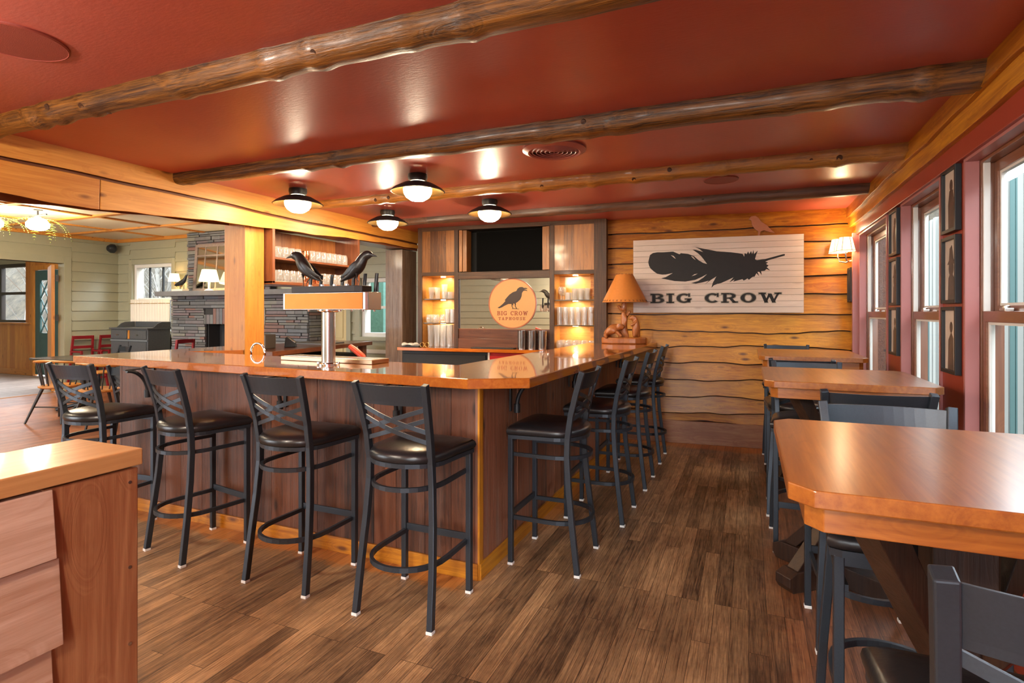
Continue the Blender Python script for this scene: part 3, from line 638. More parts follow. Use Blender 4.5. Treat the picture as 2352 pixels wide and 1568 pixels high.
# ---------------------------------------------------------------- back bar cabinet
HO = Vector((-3.72, 5.846, 0)); HA = math.atan(.0893); HRZ = HA
hM = Matrix.Translation(HO) @ Matrix.Rotation(HA, 4, 'Z')
def H(s, d, z=0): return tuple(hM @ Vector((s, d, z)))
t = thing('back_bar_cabinet', 'floor-to-ceiling rough-sawn wooden back bar cabinet with lit glass niches', 'cabinet', HO, HA)
FZ, FX = hutchframe('z'), hutchframe('x')
def part(name, boxes, mat, par=None, bev=0, tones=None, **k):
    mb = MB()
    for i, b_ in enumerate(boxes): mb.tone = tones[i] if tones else .5; mb.box(*b_)
    return mb.build(name, mat, par or t, bev=bev, **k)
part('stile', [(-.01, .044, 0, .03, .981, 2.43)], FZ, bev=.002); part('stile', [(2.151, 2.29, 0, .03, .981, 2.43)], FZ, bev=.002)
part('stile', [(.472, .523, 0, .03, .98, 2.40)], FZ, bev=.002); part('stile', [(1.647, 1.700, 0, .03, .98, 2.40)], FZ, bev=.002)
part('rail', [(.044, 2.151, 0, .028, 2.383, 2.43)], FX, bev=.002); part('rail', [(.044, .472, 0, .028, 1.841, 1.885)], FX, bev=.002)
part('rail', [(.523, 1.647, 0, .028, 1.795, 1.878)], FX, bev=.002); part('rail', [(1.700, 2.151, 0, .028, 1.828, 1.872)], FX, bev=.002)
part('side_panel', [(2.262, 2.29, .03, .50, .981, 2.43)], barn('z')); part('side_panel', [(-.01, .012, .03, .45, .981, 2.43)], barn('z'))
part('upper_panel', [(.044 + i * .107, .044 + (i + 1) * .107 - .001, .010, .03, 1.885, 2.383) for i in range(4)], hutchpanel('z'), tones=[.45, .0, .35, .9])
part('upper_panel', [(1.70 + i * .1127, 1.70 + (i + 1) * .1127 - .001, .010, .03, 1.872, 2.383) for i in range(4)], hutchpanel('z'), tones=[.9, .7, .95, 1.05])
# television recess
part('recess', [(.523, 1.647, .26, .28, 1.86, 2.40), (.523, .545, .02, .26, 1.86, 2.40), (1.625, 1.647, .02, .26, 1.86, 2.40), (.523, 1.647, .02, .26, 2.383, 2.40), (.523, 1.647, .02, .26, 1.86, 1.878)], darkblk)
part('pocket_door', [(.535, .575, .0, .16, 1.885, 2.378), (.578, .628, .014, .16, 1.885, 2.378)], hutchpanel('z'), tones=[.9, .7], bev=.002)
part('pocket_door', [(1.56, 1.605, .014, .16, 1.885, 2.378), (1.608, 1.645, .0, .16, 1.885, 2.378)], hutchpanel('z'), tones=[.9, .8], bev=.002)
# niches
nichew = wood('nichewood', (.42, .17, .03), (.72, .38, .10), 'x', .4, .2, 0, .3)
for s0, s1, zt in ((.044, .472, 1.841), (1.700, 2.151, 1.828)):
    part('niche', [(s0 - .02, s1 + .02, .30, .32, .981, zt + .02), (s0 - .02, s0, .02, .30, .981, zt + .02), (s1, s1 + .02, .02, .30, .981, zt + .02), (s0, s1, .02, .30, zt, zt + .02)], nichew)
# mirror zone
part('mirror_back', [(.523, 1.647, .045, .07, .98, 1.86)], hutchframe('x'))
o = part('mirror', [(.525, 1.647, .036, .044, 1.205, 1.795)], mirrorm)
part('splash_board', [(.523, 1.647, .018, .045, 1.09, 1.20), (.523, 1.647, .004, .045, .98, 1.09)], wood('splash', (.07, .02, .008), (.24, .085, .035), 'x', .4, .2, .3, .4, saw=.2), bev=.003, tones=[.3, .6])
part('mirror_ledge', [(.523, 1.647, .01, .045, 1.196, 1.206)], trimwood('x'))
# back counter and under-counter coolers
mb = MB(); mb.M = hM; mb.box(-.20, 2.30, -.17, .30, .942, .98)
tag(mb.build('back_counter', counterw('x'), bev=.003), 'narrow glossy wooden counter along the back bar cabinet', 'counter')
shm = plain('dark_glass_shelf', (.9, .95, .9), .05, trans=.9, ior=1.3)
edge = plain('shelf_edge', (.05, .035, .015), .2)
warm = (1.0, .76, .44)
def puck(s, d, z, pw):
    l = bpy.data.lights.new('niche_light', 'AREA'); l.shape = 'DISK'; l.size = .05; l.energy = pw; l.color = warm
    o = bpy.data.objects.new('niche_puck_light', l); C.objects.link(o); o.location = H(s, d, z); return o
for nm, s0, s1, za, zb, zt in (('left', .044, .472, 1.273, 1.563, 1.841), ('right', 1.700, 2.151, 1.254, 1.540, 1.828)):
    for z, w_ in ((zb, 'upper'), (za, 'lower')):
        mb = MB(); mb.M = hM; mb.box(s0 + .001, s1 - .001, .036, .298, z - .008, z)
        t2 = thing('niche_shelf', '%s glass shelf in the %s lit niche of the back bar' % (w_, nm), 'shelf', H((s0 + s1) / 2, .15, z), HA)
        MB().box(-(s1 - s0) / 2 + .001, (s1 - s0) / 2 - .001, -.114, .148, -.008, 0).build('glass_plate', shm, t2)
        MB().box(-(s1 - s0) / 2 + .001, (s1 - s0) / 2 - .001, -.118, -.114, -.009, .0005).build('front_edge', edge, t2)
    for z in (zt, zb - .01, za - .01):
        l = thing('puck_lamp', 'small round LED puck under the %s of the %s niche' % ('top' if z == zt else 'upper shelf' if z > 1.4 else 'lower shelf', nm), 'lamp', H((s0 + s1) / 2 - .02, .20, z), HA)
        MB().lathe([(.03, 0), (.03, -.006), (0, -.006)], n=20).build('lens', plain('puck_lens', (1, .9, .7), .3, emis=warm, est=20), l)
        puck((s0 + s1) / 2 - .02, .20, z - .008, 1.4 if nm == 'left' else 1.1)

# glassware (each a single revolved shell)
def shell(prof, th=.0022, n=20):
    inner = [(max(r - th, .0005), h) for r, h in prof]
    inner[0] = (max(prof[0][0] - th, .0005), prof[0][1] + .006)
    return MB().lathe([(0.0005, prof[0][1])] + prof + inner[::-1] + [(0.0005, inner[0][1])], n=n, closed=False)
pint_m = shell([(.028, 0), (.031, .05), (.040, .145)]); rocks_m = shell([(.034, 0), (.036, .04), (.038, .085)]); coll_m = shell([(.028, 0), (.029, .08), (.031, .165)])
goblet = MB().lathe([(.0005, 0), (.033, .002), (.006, .008), (.005, .05), (.02, .062), (.038, .09), (.040, .115), (.030, .150), (.028, .150), (.038, .115), (.036, .092), (.018, .065), (.0005, .062)], n=20)
tumbler = shell([(.030, 0), (.040, .02), (.044, .05), (.038, .085), (.034, .10)])
firsts = {}
def glassrow(kind, mb, label, cat, group, spots, mat=glass, name=None, rz=0):
    for (p, z) in spots:
        key = kind
        if key not in firsts:
            o = mb.build(name or kind, mat, smooth=True); firsts[key] = o
        else:
            o = firsts[key].copy(); C.objects.link(o)
        o.location = (p[0], p[1], z); o.rotation_euler = (0, 0, rz); tag(o, label, cat, group)
Hz = lambda s, d: H(s, d)[:2]
glassrow('pint_glass', pint_m, 'tapered pint glass standing at the left of the left niche top shelf', 'glass', 'pint glasses, left niche top shelf', [(Hz(.12 + .06 * i, .11 + .05 * (i % 2)), 1.5635) for i in range(2)])
glassrow('straw_cup', shell([(.030, 0), (.034, .07), (.040, .185)]), 'tall clear stack of cups on the left niche top shelf', 'cup', None, [(Hz(.255, .20), 1.5635)])
glassrow('rocks_glass', rocks_m, 'short rocks glass in the row on the left niche top shelf', 'glass', 'rocks glasses, left niche top shelf', [(Hz(.31 + .073 * (i % 2) + .05 * 0, .085 + .085 * (i // 2)), 1.5635) for i in range(4)])
glassrow('carafe', goblet, 'small stemmed glass behind the row on the left niche top shelf', 'glass', None, [(Hz(.10, .24), 1.5635)], name='stemmed_glass')
glassrow('round_tumbler', tumbler, 'rounded stemless glass on the left niche middle shelf', 'glass', 'stemless glasses, left niche middle shelf', [(Hz(.10 + .092 * (i % 3), .09 + .1 * (i // 3)), 1.2735) for i in range(4)], name='stemless_glass')
glassrow('tall_glass', coll_m, 'tall straight glass in the row on the left niche middle shelf', 'glass', 'tall glasses, left niche middle shelf', [(Hz(.345 + .066 * (i % 2), .085 + .072 * (i // 2)), 1.2735) for i in range(6) if True][:5], name='tall_glass')
glassrow('stack_glass', shell([(.033, 0), (.036, .1), (.044, .262)]), 'tall stack of clear glasses at the bottom of the left niche', 'glass stack', 'glass stacks, bottom of left niche', [(Hz(.115 + .085 * (i % 5), .10 + .1 * (i // 5)), .9805) for i in range(9) if (.115 + .085 * (i % 5)) < .43], name='glass_stack')
glassrow('stem2', goblet, 'stemmed glass at the left of the right niche top shelf', 'glass', 'stemmed glasses, right niche top shelf', [(Hz(1.76, .10), 1.5405), (Hz(1.755, .22), 1.5405)], name='stemmed_glass')
glassrow('rocks2', rocks_m, 'short rocks glass on the right niche top shelf beside taller ones', 'glass', 'rocks glasses, right niche top shelf', [(Hz(1.84, .095), 1.5405), (Hz(1.842, .185), 1.5405)], name='rocks_glass')
glassrow('pint2', shell([(.027, 0), (.029, .05), (.035, .13)]), 'pint glass in the packed row on the right niche top shelf', 'glass', 'pint glasses, right niche top shelf', [(Hz(1.92 + .0725 * (i % 3), .085 + .075 * (i // 3)), 1.5405) for i in range(9)], name='pint_glass')
glassrow('vase', shell([(.022, 0), (.024, .1), (.020, .22)]), 'slender tall glass cylinder at the right end of the right niche top shelf', 'glass', None, [(Hz(2.125, .25), 1.5405)], name='tall_cylinder_glass')
glassrow('coll2', shell([(.028, 0), (.031, .10), (.0335, .205)]), 'tall pilsner glass in the packed row on the right niche middle shelf', 'glass', 'pilsner glasses, right niche middle shelf', [(Hz(1.745 + .0715 * (i % 6), .085 + .075 * (i // 6)), 1.2545) for i in range(12)], name='pilsner_glass')
glassrow('snifter', tumbler, 'rounded upturned glass on the counter in the right niche', 'glass', 'rounded glasses, bottom of right niche', [(Hz(1.750 + .089 * (i % 5), .08 + .1 * (i // 5)), .9815) for i in range(9)], name='stemless_glass')
ribbed = MB().lathe([(.0005, 0), (.047, 0), (.048, .01), (.052, .205), (.053, .212), (.05, .212), (.046, .02), (.0005, .02)], n=32)
for i, lb in enumerate(('leftmost of the three tall stainless steel cups by the mirror', 'middle one of the three tall stainless steel cups by the mirror', 'rightmost of the three tall stainless steel cups, against the right niche')):
    glassrow('steel_cup', ribbed, lb, 'steel cup', 'stainless cups on the back counter', [(Hz(1.34 + .121 * i, -.065), .9805)], mat=steel)
t = thing('bar_mat', 'dark rubber bar mat lying on the back counter below the mirror', 'mat', H(1.0, -.07, .9805), HA); MB().box(-.26, .26, -.07, .06, 0, .012).build('mat', black, t, bev=.003)
t = thing('folded_cloth', 'crumpled pale cloth on a dark tray at the left end of the back counter', 'cloth', H(-.05, -.08, .9805), HA)
MB().box(-.10, .12, -.06, .06, 0, .012).build('tray', black, t, bev=.003)
mb = MB(); r_ = random.Random(3)
mb.loft([((-.13 + .02 * i, .01 * math.sin(i * 1.7), .030 + .008 * math.sin(i * 2.3)), .016 + .006 * math.sin(i), .045 + .01 * math.sin(i * 1.3)) for i in range(11)], 14); mb.build('cloth', whitep, t, smooth=True)
for i, s in enumerate((.10, .165)):
    t = thing('wire_hoop', ('left' if i == 0 else 'right') + ' small round gold wire hoop lying on the back counter by the left niche', 'hoop', H(s, -.10, .9815), HA, 'gold wire hoops')
    MB().tube([(.028 * math.cos(R(a)), .0, .029 + .028 * math.sin(R(a))) for a in range(0, 361, 20)], .0022, 6).build('hoop', brass, t, smooth=True)
# coolers under the back counter
def cooler(s0, s1, mat, label, trim=None):
    t = thing('bar_cooler', label, 'cooler', H((s0 + s1) / 2, .1, 0), HA); w = (s1 - s0) / 2
    MB().box(-w, w, -.18, .14, .04, .935).build('body', mat, t, bev=.004)
    MB().box(-w + .02, w - .02, -.20, -.18, .10, .90).build('door', mat, t, bev=.004)
    if trim:
        mb = MB(); mb.box(-w, -w + .022, -.204, -.18, .05, .935); mb.box(w - .022, w, -.204, -.18, .05, .935); mb.build('edge_trim', trim, t)
        mb = MB()
        for i, x in enumerate((-.03, .0, .03)): mb.box(x, x + .014, -.2035, -.2, .80, .806); mb.box(x + .005, x + .008, -.2035, -.2, .775, .80)
        mb.build('lettering', ink, t)
    MB().cyl((w - .05, -.215, .4), (w - .05, -.215, .7), .008).build('handle', steel, t, smooth=True)
cooler(-.18, .93, darkblk, 'black under-counter bar cooler below the left part of the back counter')
cooler(.94, 1.45, redenam, 'red-fronted drinks cooler with white edge under the back counter', whitep)
cooler(1.46, 2.05, darkblk, 'black under-counter cooler below the stainless cups')
# television
t = thing('television', 'black flat-screen television set into the top of the back bar cabinet', 'television', H(1.127, .13, 1.884), HA - R(3))
MB().box(-.425, .425, -.012, .03, 0, .49).build('housing', plain('tv_black', (.004, .004, .004), .6, spec=.1), t, bev=.003)
MB().box(-.415, .415, -.0145, -.012, .012, .48).build('screen', plain('tv_screen', (.0012, .0012, .0014), .6, spec=.05), t)
MB().box(-.1, .1, .03, .10, .15, .35).build('wall_mount', black, t)

# ---------------------------------------------------------------- lettering (slab serif, drawn stroke by stroke)
def ell(cx, cy, rx, ry, a0, a1, tx, ty, n=18):
    o = [(cx + rx * math.cos(R(lerp(a0, a1, i / n))), cy + ry * math.sin(R(lerp(a0, a1, i / n)))) for i in range(n + 1)]
    q = [(cx + (rx - tx) * math.cos(R(lerp(a0, a1, i / n))), cy + (ry - ty) * math.sin(R(lerp(a0, a1, i / n)))) for i in range(n + 1)]
    return [[o[i], o[i + 1], q[i + 1], q[i]] for i in range(n)]
def rc(x0, y0, x1, y1): return [[(x0, y0), (x1, y0), (x1, y1), (x0, y1)]]
def st(xa, xb, w): return [[(xa[0], xa[1]), (xa[0] + w, xa[1]), (xb[0] + w, xb[1]), (xb[0], xb[1])]]
T_, S_ = .26, .12
GL = {
 'B': rc(.14, 0, .40, 1) + rc(0, 0, .62, S_) + rc(0, 1 - S_, .6, 1) + rc(.3, .46, .65, .57) + ell(.60, .765, .42, .235, -90, 90, .26, S_) + ell(.62, .285, .48, .285, -90, 90, .27, S_),
 'I': rc(.17, 0, .43, 1) + rc(0, 0, .6, S_) + rc(0, 1 - S_, .6, 1),
 'G': ell(.58, .5, .58, .5, 45, 345, .27, S_ + .02, 30) + rc(.86, .05, 1.08, .42) + rc(.66, .36, 1.18, .46) + rc(.93, .66, 1.06, 1.0),
 'C': ell(.58, .5, .58, .5, 42, 318, .27, S_ + .02, 30) + rc(.93, .62, 1.06, 1.0) + rc(.96, .10, 1.06, .3)[:0],
 'R': rc(.14, 0, .40, 1) + rc(0, 0, .56, S_) + rc(0, 1 - S_, .6, 1) + rc(.3, .42, .66, .53) + ell(.62, .71, .46, .29, -90, 90, .26, S_) + st((.88, 0), (.56, .46), .28) + rc(.84, 0, 1.26, S_),
 'O': ell(.56, .5, .56, .5, 0, 360, .26, S_, 40),
 'W': st((.42, 0), (.12, 1), .27) + st((.42, 0), (.72, .9), .17) + st((.98, 0), (.68, .9), .27) + st((.98, 0), (1.36, 1), .17) + rc(0, 1 - S_, .52, 1) + rc(1.16, 1 - S_, 1.66, 1),
 'T': rc(.36, 0, .62, 1) + rc(.2, 0, .78, S_) + rc(0, 1 - S_, .98, 1) + rc(0, .68, .1, 1) + rc(.88, .68, .98, 1),
 'A': st((.10, 0), (.42, 1), .16) + st((.72, 0), (.38, 1), .26) + rc(.25, .28, .8, .4) + rc(0, 0, .42, S_) + rc(.62, 0, 1.1, S_),
 'P': rc(.14, 0, .40, 1) + rc(0, 0, .56, S_) + rc(0, 1 - S_, .6, 1) + rc(.3, .38, .62, .5) + ell(.58, .69, .44, .31, -90, 90, .26, S_),
 'H': rc(.13, 0, .38, 1) + rc(.72, 0, .97, 1) + rc(.3, .44, .8, .56) + rc(0, 0, .5, S_) + rc(.6, 0, 1.1, S_) + rc(0, 1 - S_, .5, 1) + rc(.6, 1 - S_, 1.1, 1),
 'U': rc(.13, .3, .38, 1) + rc(.76, .3, .92, 1) + ell(.525, .36, .395, .36, 180, 360, .22, S_) + rc(0, 1 - S_, .52, 1) + rc(.64, 1 - S_, 1.06, 1),
 'S': ell(.46, .73, .40, .27, 30, 270, .22, S_) + ell(.46, .27, .42, .29, -150, 90, .22, S_) + rc(.72, .66, .84, 1) + rc(.04, 0, .15, .34),
 'E': rc(.14, 0, .40, 1) + rc(0, 0, .9, S_) + rc(0, 1 - S_, .88, 1) + rc(.3, .44, .68, .56) + rc(.8, 0, .92, .32) + rc(.78, .68, .9, 1) + rc(.6, .36, .7, .64),
}
GW = dict(B=1.10, I=.6, G=1.18, C=1.06, R=1.26, O=1.12, W=1.66, T=.98, A=1.1, P=1.02, H=1.1, U=1.06, S=.88, E=.92)
def lettering(mb, text, x0, x1, z0, z1, gap, space, y0, y1, xf=None, grow=0):
    tot = sum((GW[c] if c != ' ' else space) for c in text) + gap * (len(text) - 1); k = (x1 - x0) / tot; h = z1 - z0; x = x0
    for c in text:
        if c == ' ': x += (space + gap) * k; continue
        for poly in GL[c]:
            P = [(x + px * k, z0 + pz * h) for px, pz in poly]
            if grow:
                cx = sum(p[0] for p in P) / len(P); cz = sum(p[1] for p in P) / len(P)
                P = [(p[0] + math.copysign(grow, p[0] - cx), p[1] + math.copysign(grow, p[1] - cz)) for p in P]
            y1j = y1; mb.prism(P, y0, y1j, 'y')
        x += (GW[c] + gap) * k
def flat(mb, poly, y0, y1): mb.prism(poly, y0, y1, 'y')

# round taphouse disc on the mirror
t = thing('logo_disc', 'round tan BIG CROW TAPHOUSE disc fixed on the mirror', 'sign', H(1.195, .034, 1.502), HA)
RD = .292
MB().lathe([(0, 0), (RD - .008, 0), (RD - .008, -.008), (0, -.008)], n=72, axis='y').build('plate', plain('tan_disc', (.52, .285, .10), .45, noise=.04, nscale=4), t)
MB().lathe([(RD - .012, .0), (RD, .0), (RD, -.011), (RD - .012, -.011)], n=72, closed=True, axis='y').build('rim', plain('rust_rim', (.34, .09, .04), .4), t)
def dz(pts, cx=1488, cy=515, k=RD / 362): return [((x - cx) * k * 1.0, -(y - cy) * k * .91) for x, y in pts]
crowp = dz([(1265, 580), (1300, 560), (1345, 520), (1385, 475), (1375, 460), (1410, 415), (1450, 370), (1500, 335), (1550, 318), (1570, 280), (1600, 258), (1640, 255), (1665, 270), (1700, 270), (1722, 287), (1690, 288), (1665, 295), (1700, 300), (1720, 322), (1685, 312), (1655, 318), (1635, 350), (1630, 400), (1610, 450), (1570, 490), (1540, 510), (1545, 530), (1515, 515), (1500, 520), (1510, 545), (1475, 522), (1430, 522), (1380, 545), (1330, 575), (1290, 590)])
mb = MB(); flat(mb, crowp, -.0082, -.0105)
for pts in ([(1478, 520), (1495, 520), (1490, 560), (1510, 598), (1500, 600), (1480, 562)], [(1525, 515), (1545, 515), (1540, 555), (1560, 596), (1550, 600), (1530, 558)], [(1485, 594), (1530, 590), (1590, 602), (1590, 607), (1530, 600), (1485, 600)]): flat(mb, dz(pts), -.0082, -.0104)
mb.build('crow_emblem', plain('emblem_brown', (.035, .018, .013), .5), t)
mb = MB(); lettering(mb, 'BIG CROW', -.186, .190, -.137, -.088, .22, .75, -.0082, -.0105); lettering(mb, 'TAPHOUSE', -.168, .158, -.192, -.158, .42, .6, -.0082, -.0104); mb.build('lettering', plain('rust_letters', (.28, .055, .022), .5), t)

# ---------------------------------------------------------------- tap tower, crows
TX, TY = -2.435, 2.785; tr = R(-1.2)
t = thing('beer_tap_tower', 'steel and copper T-shaped beer tap tower rising from the bar top', 'tap tower', (TX, TY, 1.0705), tr)
MB().lathe([(0, 0), (.068, 0), (.068, .008), (.058, .012), (.045, .016)], n=36).build('base_flange', chrome, t, smooth=True)
mb = MB()
for a in range(4): mb.cyl((.062 * math.cos(a * 1.57 + .5), .062 * math.sin(a * 1.57 + .5), .008), (.062 * math.cos(a * 1.57 + .5), .062 * math.sin(a * 1.57 + .5), .018), .009)
mb.build('bolt', chrome, t, smooth=True)
MB().lathe([(.042, .01), (.042, .345)], n=40).build('column', steel, t, smooth=True)
MB().lathe([(.055, .330), (.068, .338), (.068, .345)], n=36).build('collar', chrome, t, smooth=True)
mb = MB(); mb.prism([(-.315, -.065), (.335, -.065), (.35, -.05), (.35, .075), (-.33, .075), (-.33, -.05)], .345, .452); mb.build('header_box', steel, t, bev=.003)
MB().box(-.30, .322, -.068, -.0645, .349, .448).build('copper_front', copper, t, bev=.0015)
mb = MB(); mb.prism([(-.25, -.06), (.25, -.06), (.29, -.03), (.29, .06), (-.25, .06)], .452, .492); mb.build('black_plinth', plain('plinth_black', (.02, .014, .012), .5), t, bev=.003)
for i in range(7):
    x = -.27 + .09 * i
    f = MB().cyl((x, .075, .385), (x, .115, .385), .012).build('faucet', chrome, t, smooth=True)
    mb = MB(); mb.loft([((x, .105, .395), .006, .006), ((x, .108, .42), .009, .009), ((x + .003, .116, .46), .010, .012), ((x + .008, .124, .575), .008, .014)], 10); mb.build('tap_handle', black, t, smooth=True)
    MB().cyl((x, .105, .385), (x, .112, .335), .007).build('spout', chrome, f, smooth=True)
for i in range(4): 
    pass
mb = MB()
for x in (-.19, -.09, .01, .11): mb.cyl((x + .02, .02, .492), (x + .02, .02, .506), .011)
mb.build('plinth_screw', chrome, t, smooth=True)
def crow(x, y, z, sc, flip, lb, rz=0):
    K = .000363 * sc
    t = thing('crow_figure', lb, 'crow figure', (x, y, z), rz, 'pair of black crows on the tap tower')
    f = -1 if flip else 1
    def P(X, Y, yy=0): return (f * (X - 740) * K, yy * K, (768 - Y) * K)
    mb = MB()
    rings = [(275, 250, 2, 2), (330, 232, 12, 9), (390, 218, 22, 16), (415, 213, 34, 24), (440, 207, 54, 38), (480, 205, 68, 48), (530, 210, 78, 55), (580, 235, 84, 60), (620, 280, 92, 68), (655, 340, 108, 82), (700, 405, 118, 92), (760, 465, 112, 92), (830, 520, 90, 80), (900, 570, 66, 62), (970, 612, 44, 48), (1040, 645, 24, 40), (1130, 688, 9, 30)]
    mb.loft([(P(a, b_), c * K * (1.14 if a < 640 else 1.04), d * K * 1.1) for a, b_, c, d in rings], 18, up=(.45 * f, 0, 1)); mb.build('body', plain('crow_black', (.012, .010, .010), .35, spec=.6, noise=.3, nscale=60, bump=.15), t, smooth=True, sub=1)
    for sd in (-1, 1):
        mb = MB(); mb.loft([(P(640, 300, sd * 60), 20 * K, 8 * K), (P(720, 370, sd * 88), 62 * K, 14 * K), (P(820, 450, sd * 84), 66 * K, 13 * K), (P(940, 530, sd * 62), 48 * K, 10 * K), (P(1050, 585, sd * 40), 22 * K, 7 * K), (P(1120, 608, sd * 26), 5 * K, 4 * K)], 12, up=(.5 * f, 0, 1)); mb.build('wing', _mats['crow_black'], t, smooth=True, sub=1)
    mb = MB()
    for X0, X1, yy in ((715, 712, -35), (795, 722, 35)):
        mb.loft([(P(X0, 540, yy), 38 * K, 30 * K), (P(X0 + 2, 590, yy), 20 * K, 18 * K), (P(X0, 625, yy), 9 * K, 8 * K), (P(X1 + 6, 700, yy), 6 * K, 6 * K), (P(X1, 765, yy), 6 * K, 6 * K)], 10)
        for dx, dy in ((-45, -14), (-50, 14), (-40, 0), (28, 0)): mb.cyl(P(X1, 762, yy), P(X1 + dx, 766, yy + dy), 5 * K, 2 * K, 6)
    mb.build('legs', _mats['crow_black'], t, smooth=True)
    mb = MB()
    for sd in (-1, 1): mb.loft([(P(470, 195, sd * 44), 7 * K, 7 * K), (P(470, 195, sd * 52), 6 * K, 6 * K)], 8)
    mb.build('eye', chrome, t, smooth=True)
crow(TX - .185, TY, 1.563, 1.0, False, 'black crow figure facing left on the tap tower')
crow(TX + .215, TY + .01, 1.563, .92, True, 'black crow figure facing right on the tap tower')
# drip tray
t = thing('drip_tray', 'shallow copper-toned steel drip tray on the bar top behind the tap column', 'drip tray', (-2.58, 3.0, 1.0705), R(-3))
mb = MB(); mb.box(-.40, .40, -.085, .085, 0, .028); mb.build('tray', plain('bronze_steel', (.40, .26, .16), .35, 1), t, bev=.003)
MB().box(-.385, .385, -.07, .07, .028, .030).build('grate', steel, t)
# gooseneck faucet
t = thing('sink_faucet', 'curved chrome gooseneck faucet showing above the bar top by the pine post', 'faucet', (-3.66, 3.36, .905), R(0))
MB().tube([(-.075, 0, 0), (-.075, 0, .15)] + [(-.075 * math.cos(R(a)), 0, .17 + .075 * math.sin(R(a))) for a in range(0, 181, 15)] + [(.075, 0, .12)], .009, 12).build('neck', chrome, t, smooth=True)
MB().cyl((.075, 0, .09), (.075, 0, .13), .013).build('nozzle', chrome, t, smooth=True)
t = thing('under_bar_sink', 'stainless steel sink unit behind the bar front', 'sink', (-3.7, 3.35, 0)); MB().box(-.4, .4, -.1, .22, .05, .86).build('basin', steel, t, bev=.005)
# soda gun
t = thing('soda_gun', 'soda gun with red hose grip lying behind the tap column', 'soda gun', (-2.60, 3.33, 1.03))
MB().loft([((-.14, .04, .115), .018, .022), ((-.08, .03, .085), .022, .026), ((0, .0, .05), .020, .024), ((.03, -.01, .035), .014, .014)], 12).build('grip', plain('gun_red', (.55, .05, .02), .35, noise=.3), t, smooth=True)
MB().tube([(.03, -.01, .035), (.09, -.02, .0), (.10, -.02, -.08), (.08, 0, -.2)], .010).build('hose', brass, t, smooth=True)

# ---------------------------------------------------------------- bear lamp
def skin(name, mat, par, pts, edges, root=0, sub=2):
    me = bpy.data.meshes.new(name); me.from_pydata([p[:3] for p in pts], edges, []); me.materials.append(mat)
    o = bpy.data.objects.new(name, me); C.objects.link(o); o.parent = par
    o.modifiers.new('skin', 'SKIN')
    sv = me.skin_vertices[0].data
    for i, p in enumerate(pts):
        r = p[3]; sv[i].radius = (r * 1.22, r * 1.22) if not isinstance(r, tuple) else r
    sv[root].use_root = True
    o.modifiers['skin'].use_smooth_shade = True
    m = o.modifiers.new('sub', 'SUBSURF'); m.levels = sub; m.render_levels = sub
    return o
t = thing('bear_lamp', 'carved wooden table lamp with two bears and a stitched parchment shade', 'lamp', (-1.215, 5.90, 1.0705), R(8))
mb = MB(); r_ = random.Random(8); ol = []
for a in range(0, 360, 15): ol.append((.235 * math.cos(R(a)) * (1 + .04 * math.sin(a * .07)), .10 * math.sin(R(a)) * (1 + .08 * math.sin(a * .11))))
mb.prism(ol, 0, .065); mb.build('log_base', carved, t, bev=.012, smooth=False)
skin('tree_trunk', carved, t, [(0, 0, .05, .042), (0, .0, .14, .032), (-.002, 0, .26, .027), (.0, 0, .38, .024), (.005, 0, .47, .020), (-.03, -.01, .36, .016), (-.06, -.02, .405, .013), (.035, -.01, .30, .015), (.07, -.015, .345, .011), (-.05, .02, .06, .028), (.05, .01, .06, .03)],
     [(0, 1), (1, 2), (2, 3), (3, 4), (3, 5), (5, 6), (2, 7), (7, 8), (0, 9), (0, 10)])
# bear on all fours, reaching with a fore leg to the trunk
skin('crouching_bear', carved, t, [(-.165, -.04, .135, .042), (-.125, -.04, .155, .046), (-.085, -.045, .165, .040), (-.045, -.05, .175, .030), (-.012, -.055, .178, .023), (.012, -.06, .172, .012),
     (-.185, -.06, .10, .026), (-.185, -.065, .07, .018), (-.165, -.072, .062, .014), (-.175, -.02, .10, .024), (-.17, -.015, .066, .016),
     (-.075, -.07, .13, .020), (-.045, -.075, .10, .014), (-.015, -.078, .078, .012), (-.06, -.03, .12, .018), (-.03, -.03, .09, .012), (-.035, -.042, .203, .009), (-.035, -.068, .203, .009)],
     [(0, 1), (1, 2), (2, 3), (3, 4), (4, 5), (0, 6), (6, 7), (7, 8), (0, 9), (9, 10), (2, 11), (11, 12), (12, 13), (2, 14), (14, 15), (3, 16), (3, 17)])
# bear standing on hind legs, looking toward the trunk
skin('standing_bear', carved, t, [(.125, -.03, .12, .032), (.132, -.03, .165, .036), (.132, -.03, .21, .032), (.120, -.032, .25, .024), (.098, -.036, .275, .022), (.070, -.040, .270, .014), (.052, -.042, .264, .008),
     (.110, -.045, .09, .020), (.105, -.055, .068, .013), (.145, -.02, .09, .022), (.155, -.03, .068, .014), (.115, -.06, .215, .015), (.085, -.065, .20, .011), (.070, -.066, .185, .009), (.11, .0, .20, .015), (.08, .0, .19, .010), (.108, -.025, .298, .008), (.108, -.05, .298, .008)],
     [(0, 1), (1, 2), (2, 3), (3, 4), (4, 5), (5, 6), (0, 7), (7, 8), (0, 9), (9, 10), (2, 11), (11, 12), (12, 13), (2, 14), (14, 15), (4, 16), (4, 17)])
SZ = .005
MB().cyl((SZ, 0, .46), (SZ, 0, .50), .017).build('socket', brass, t, smooth=True)
mb = MB(); mb.lathe([(.232, .435), (.233, .437), (.088, .728), (.086, .728)], (SZ, 0, 0), 56, closed=True); mb.build('lamp_shade', shadep, t, smooth=True)
MB().lathe([(.230, .436), (.0855, .727)], (SZ, 0, 0), 56).build('shade_lining', shadein, t, smooth=True)
mb = MB()
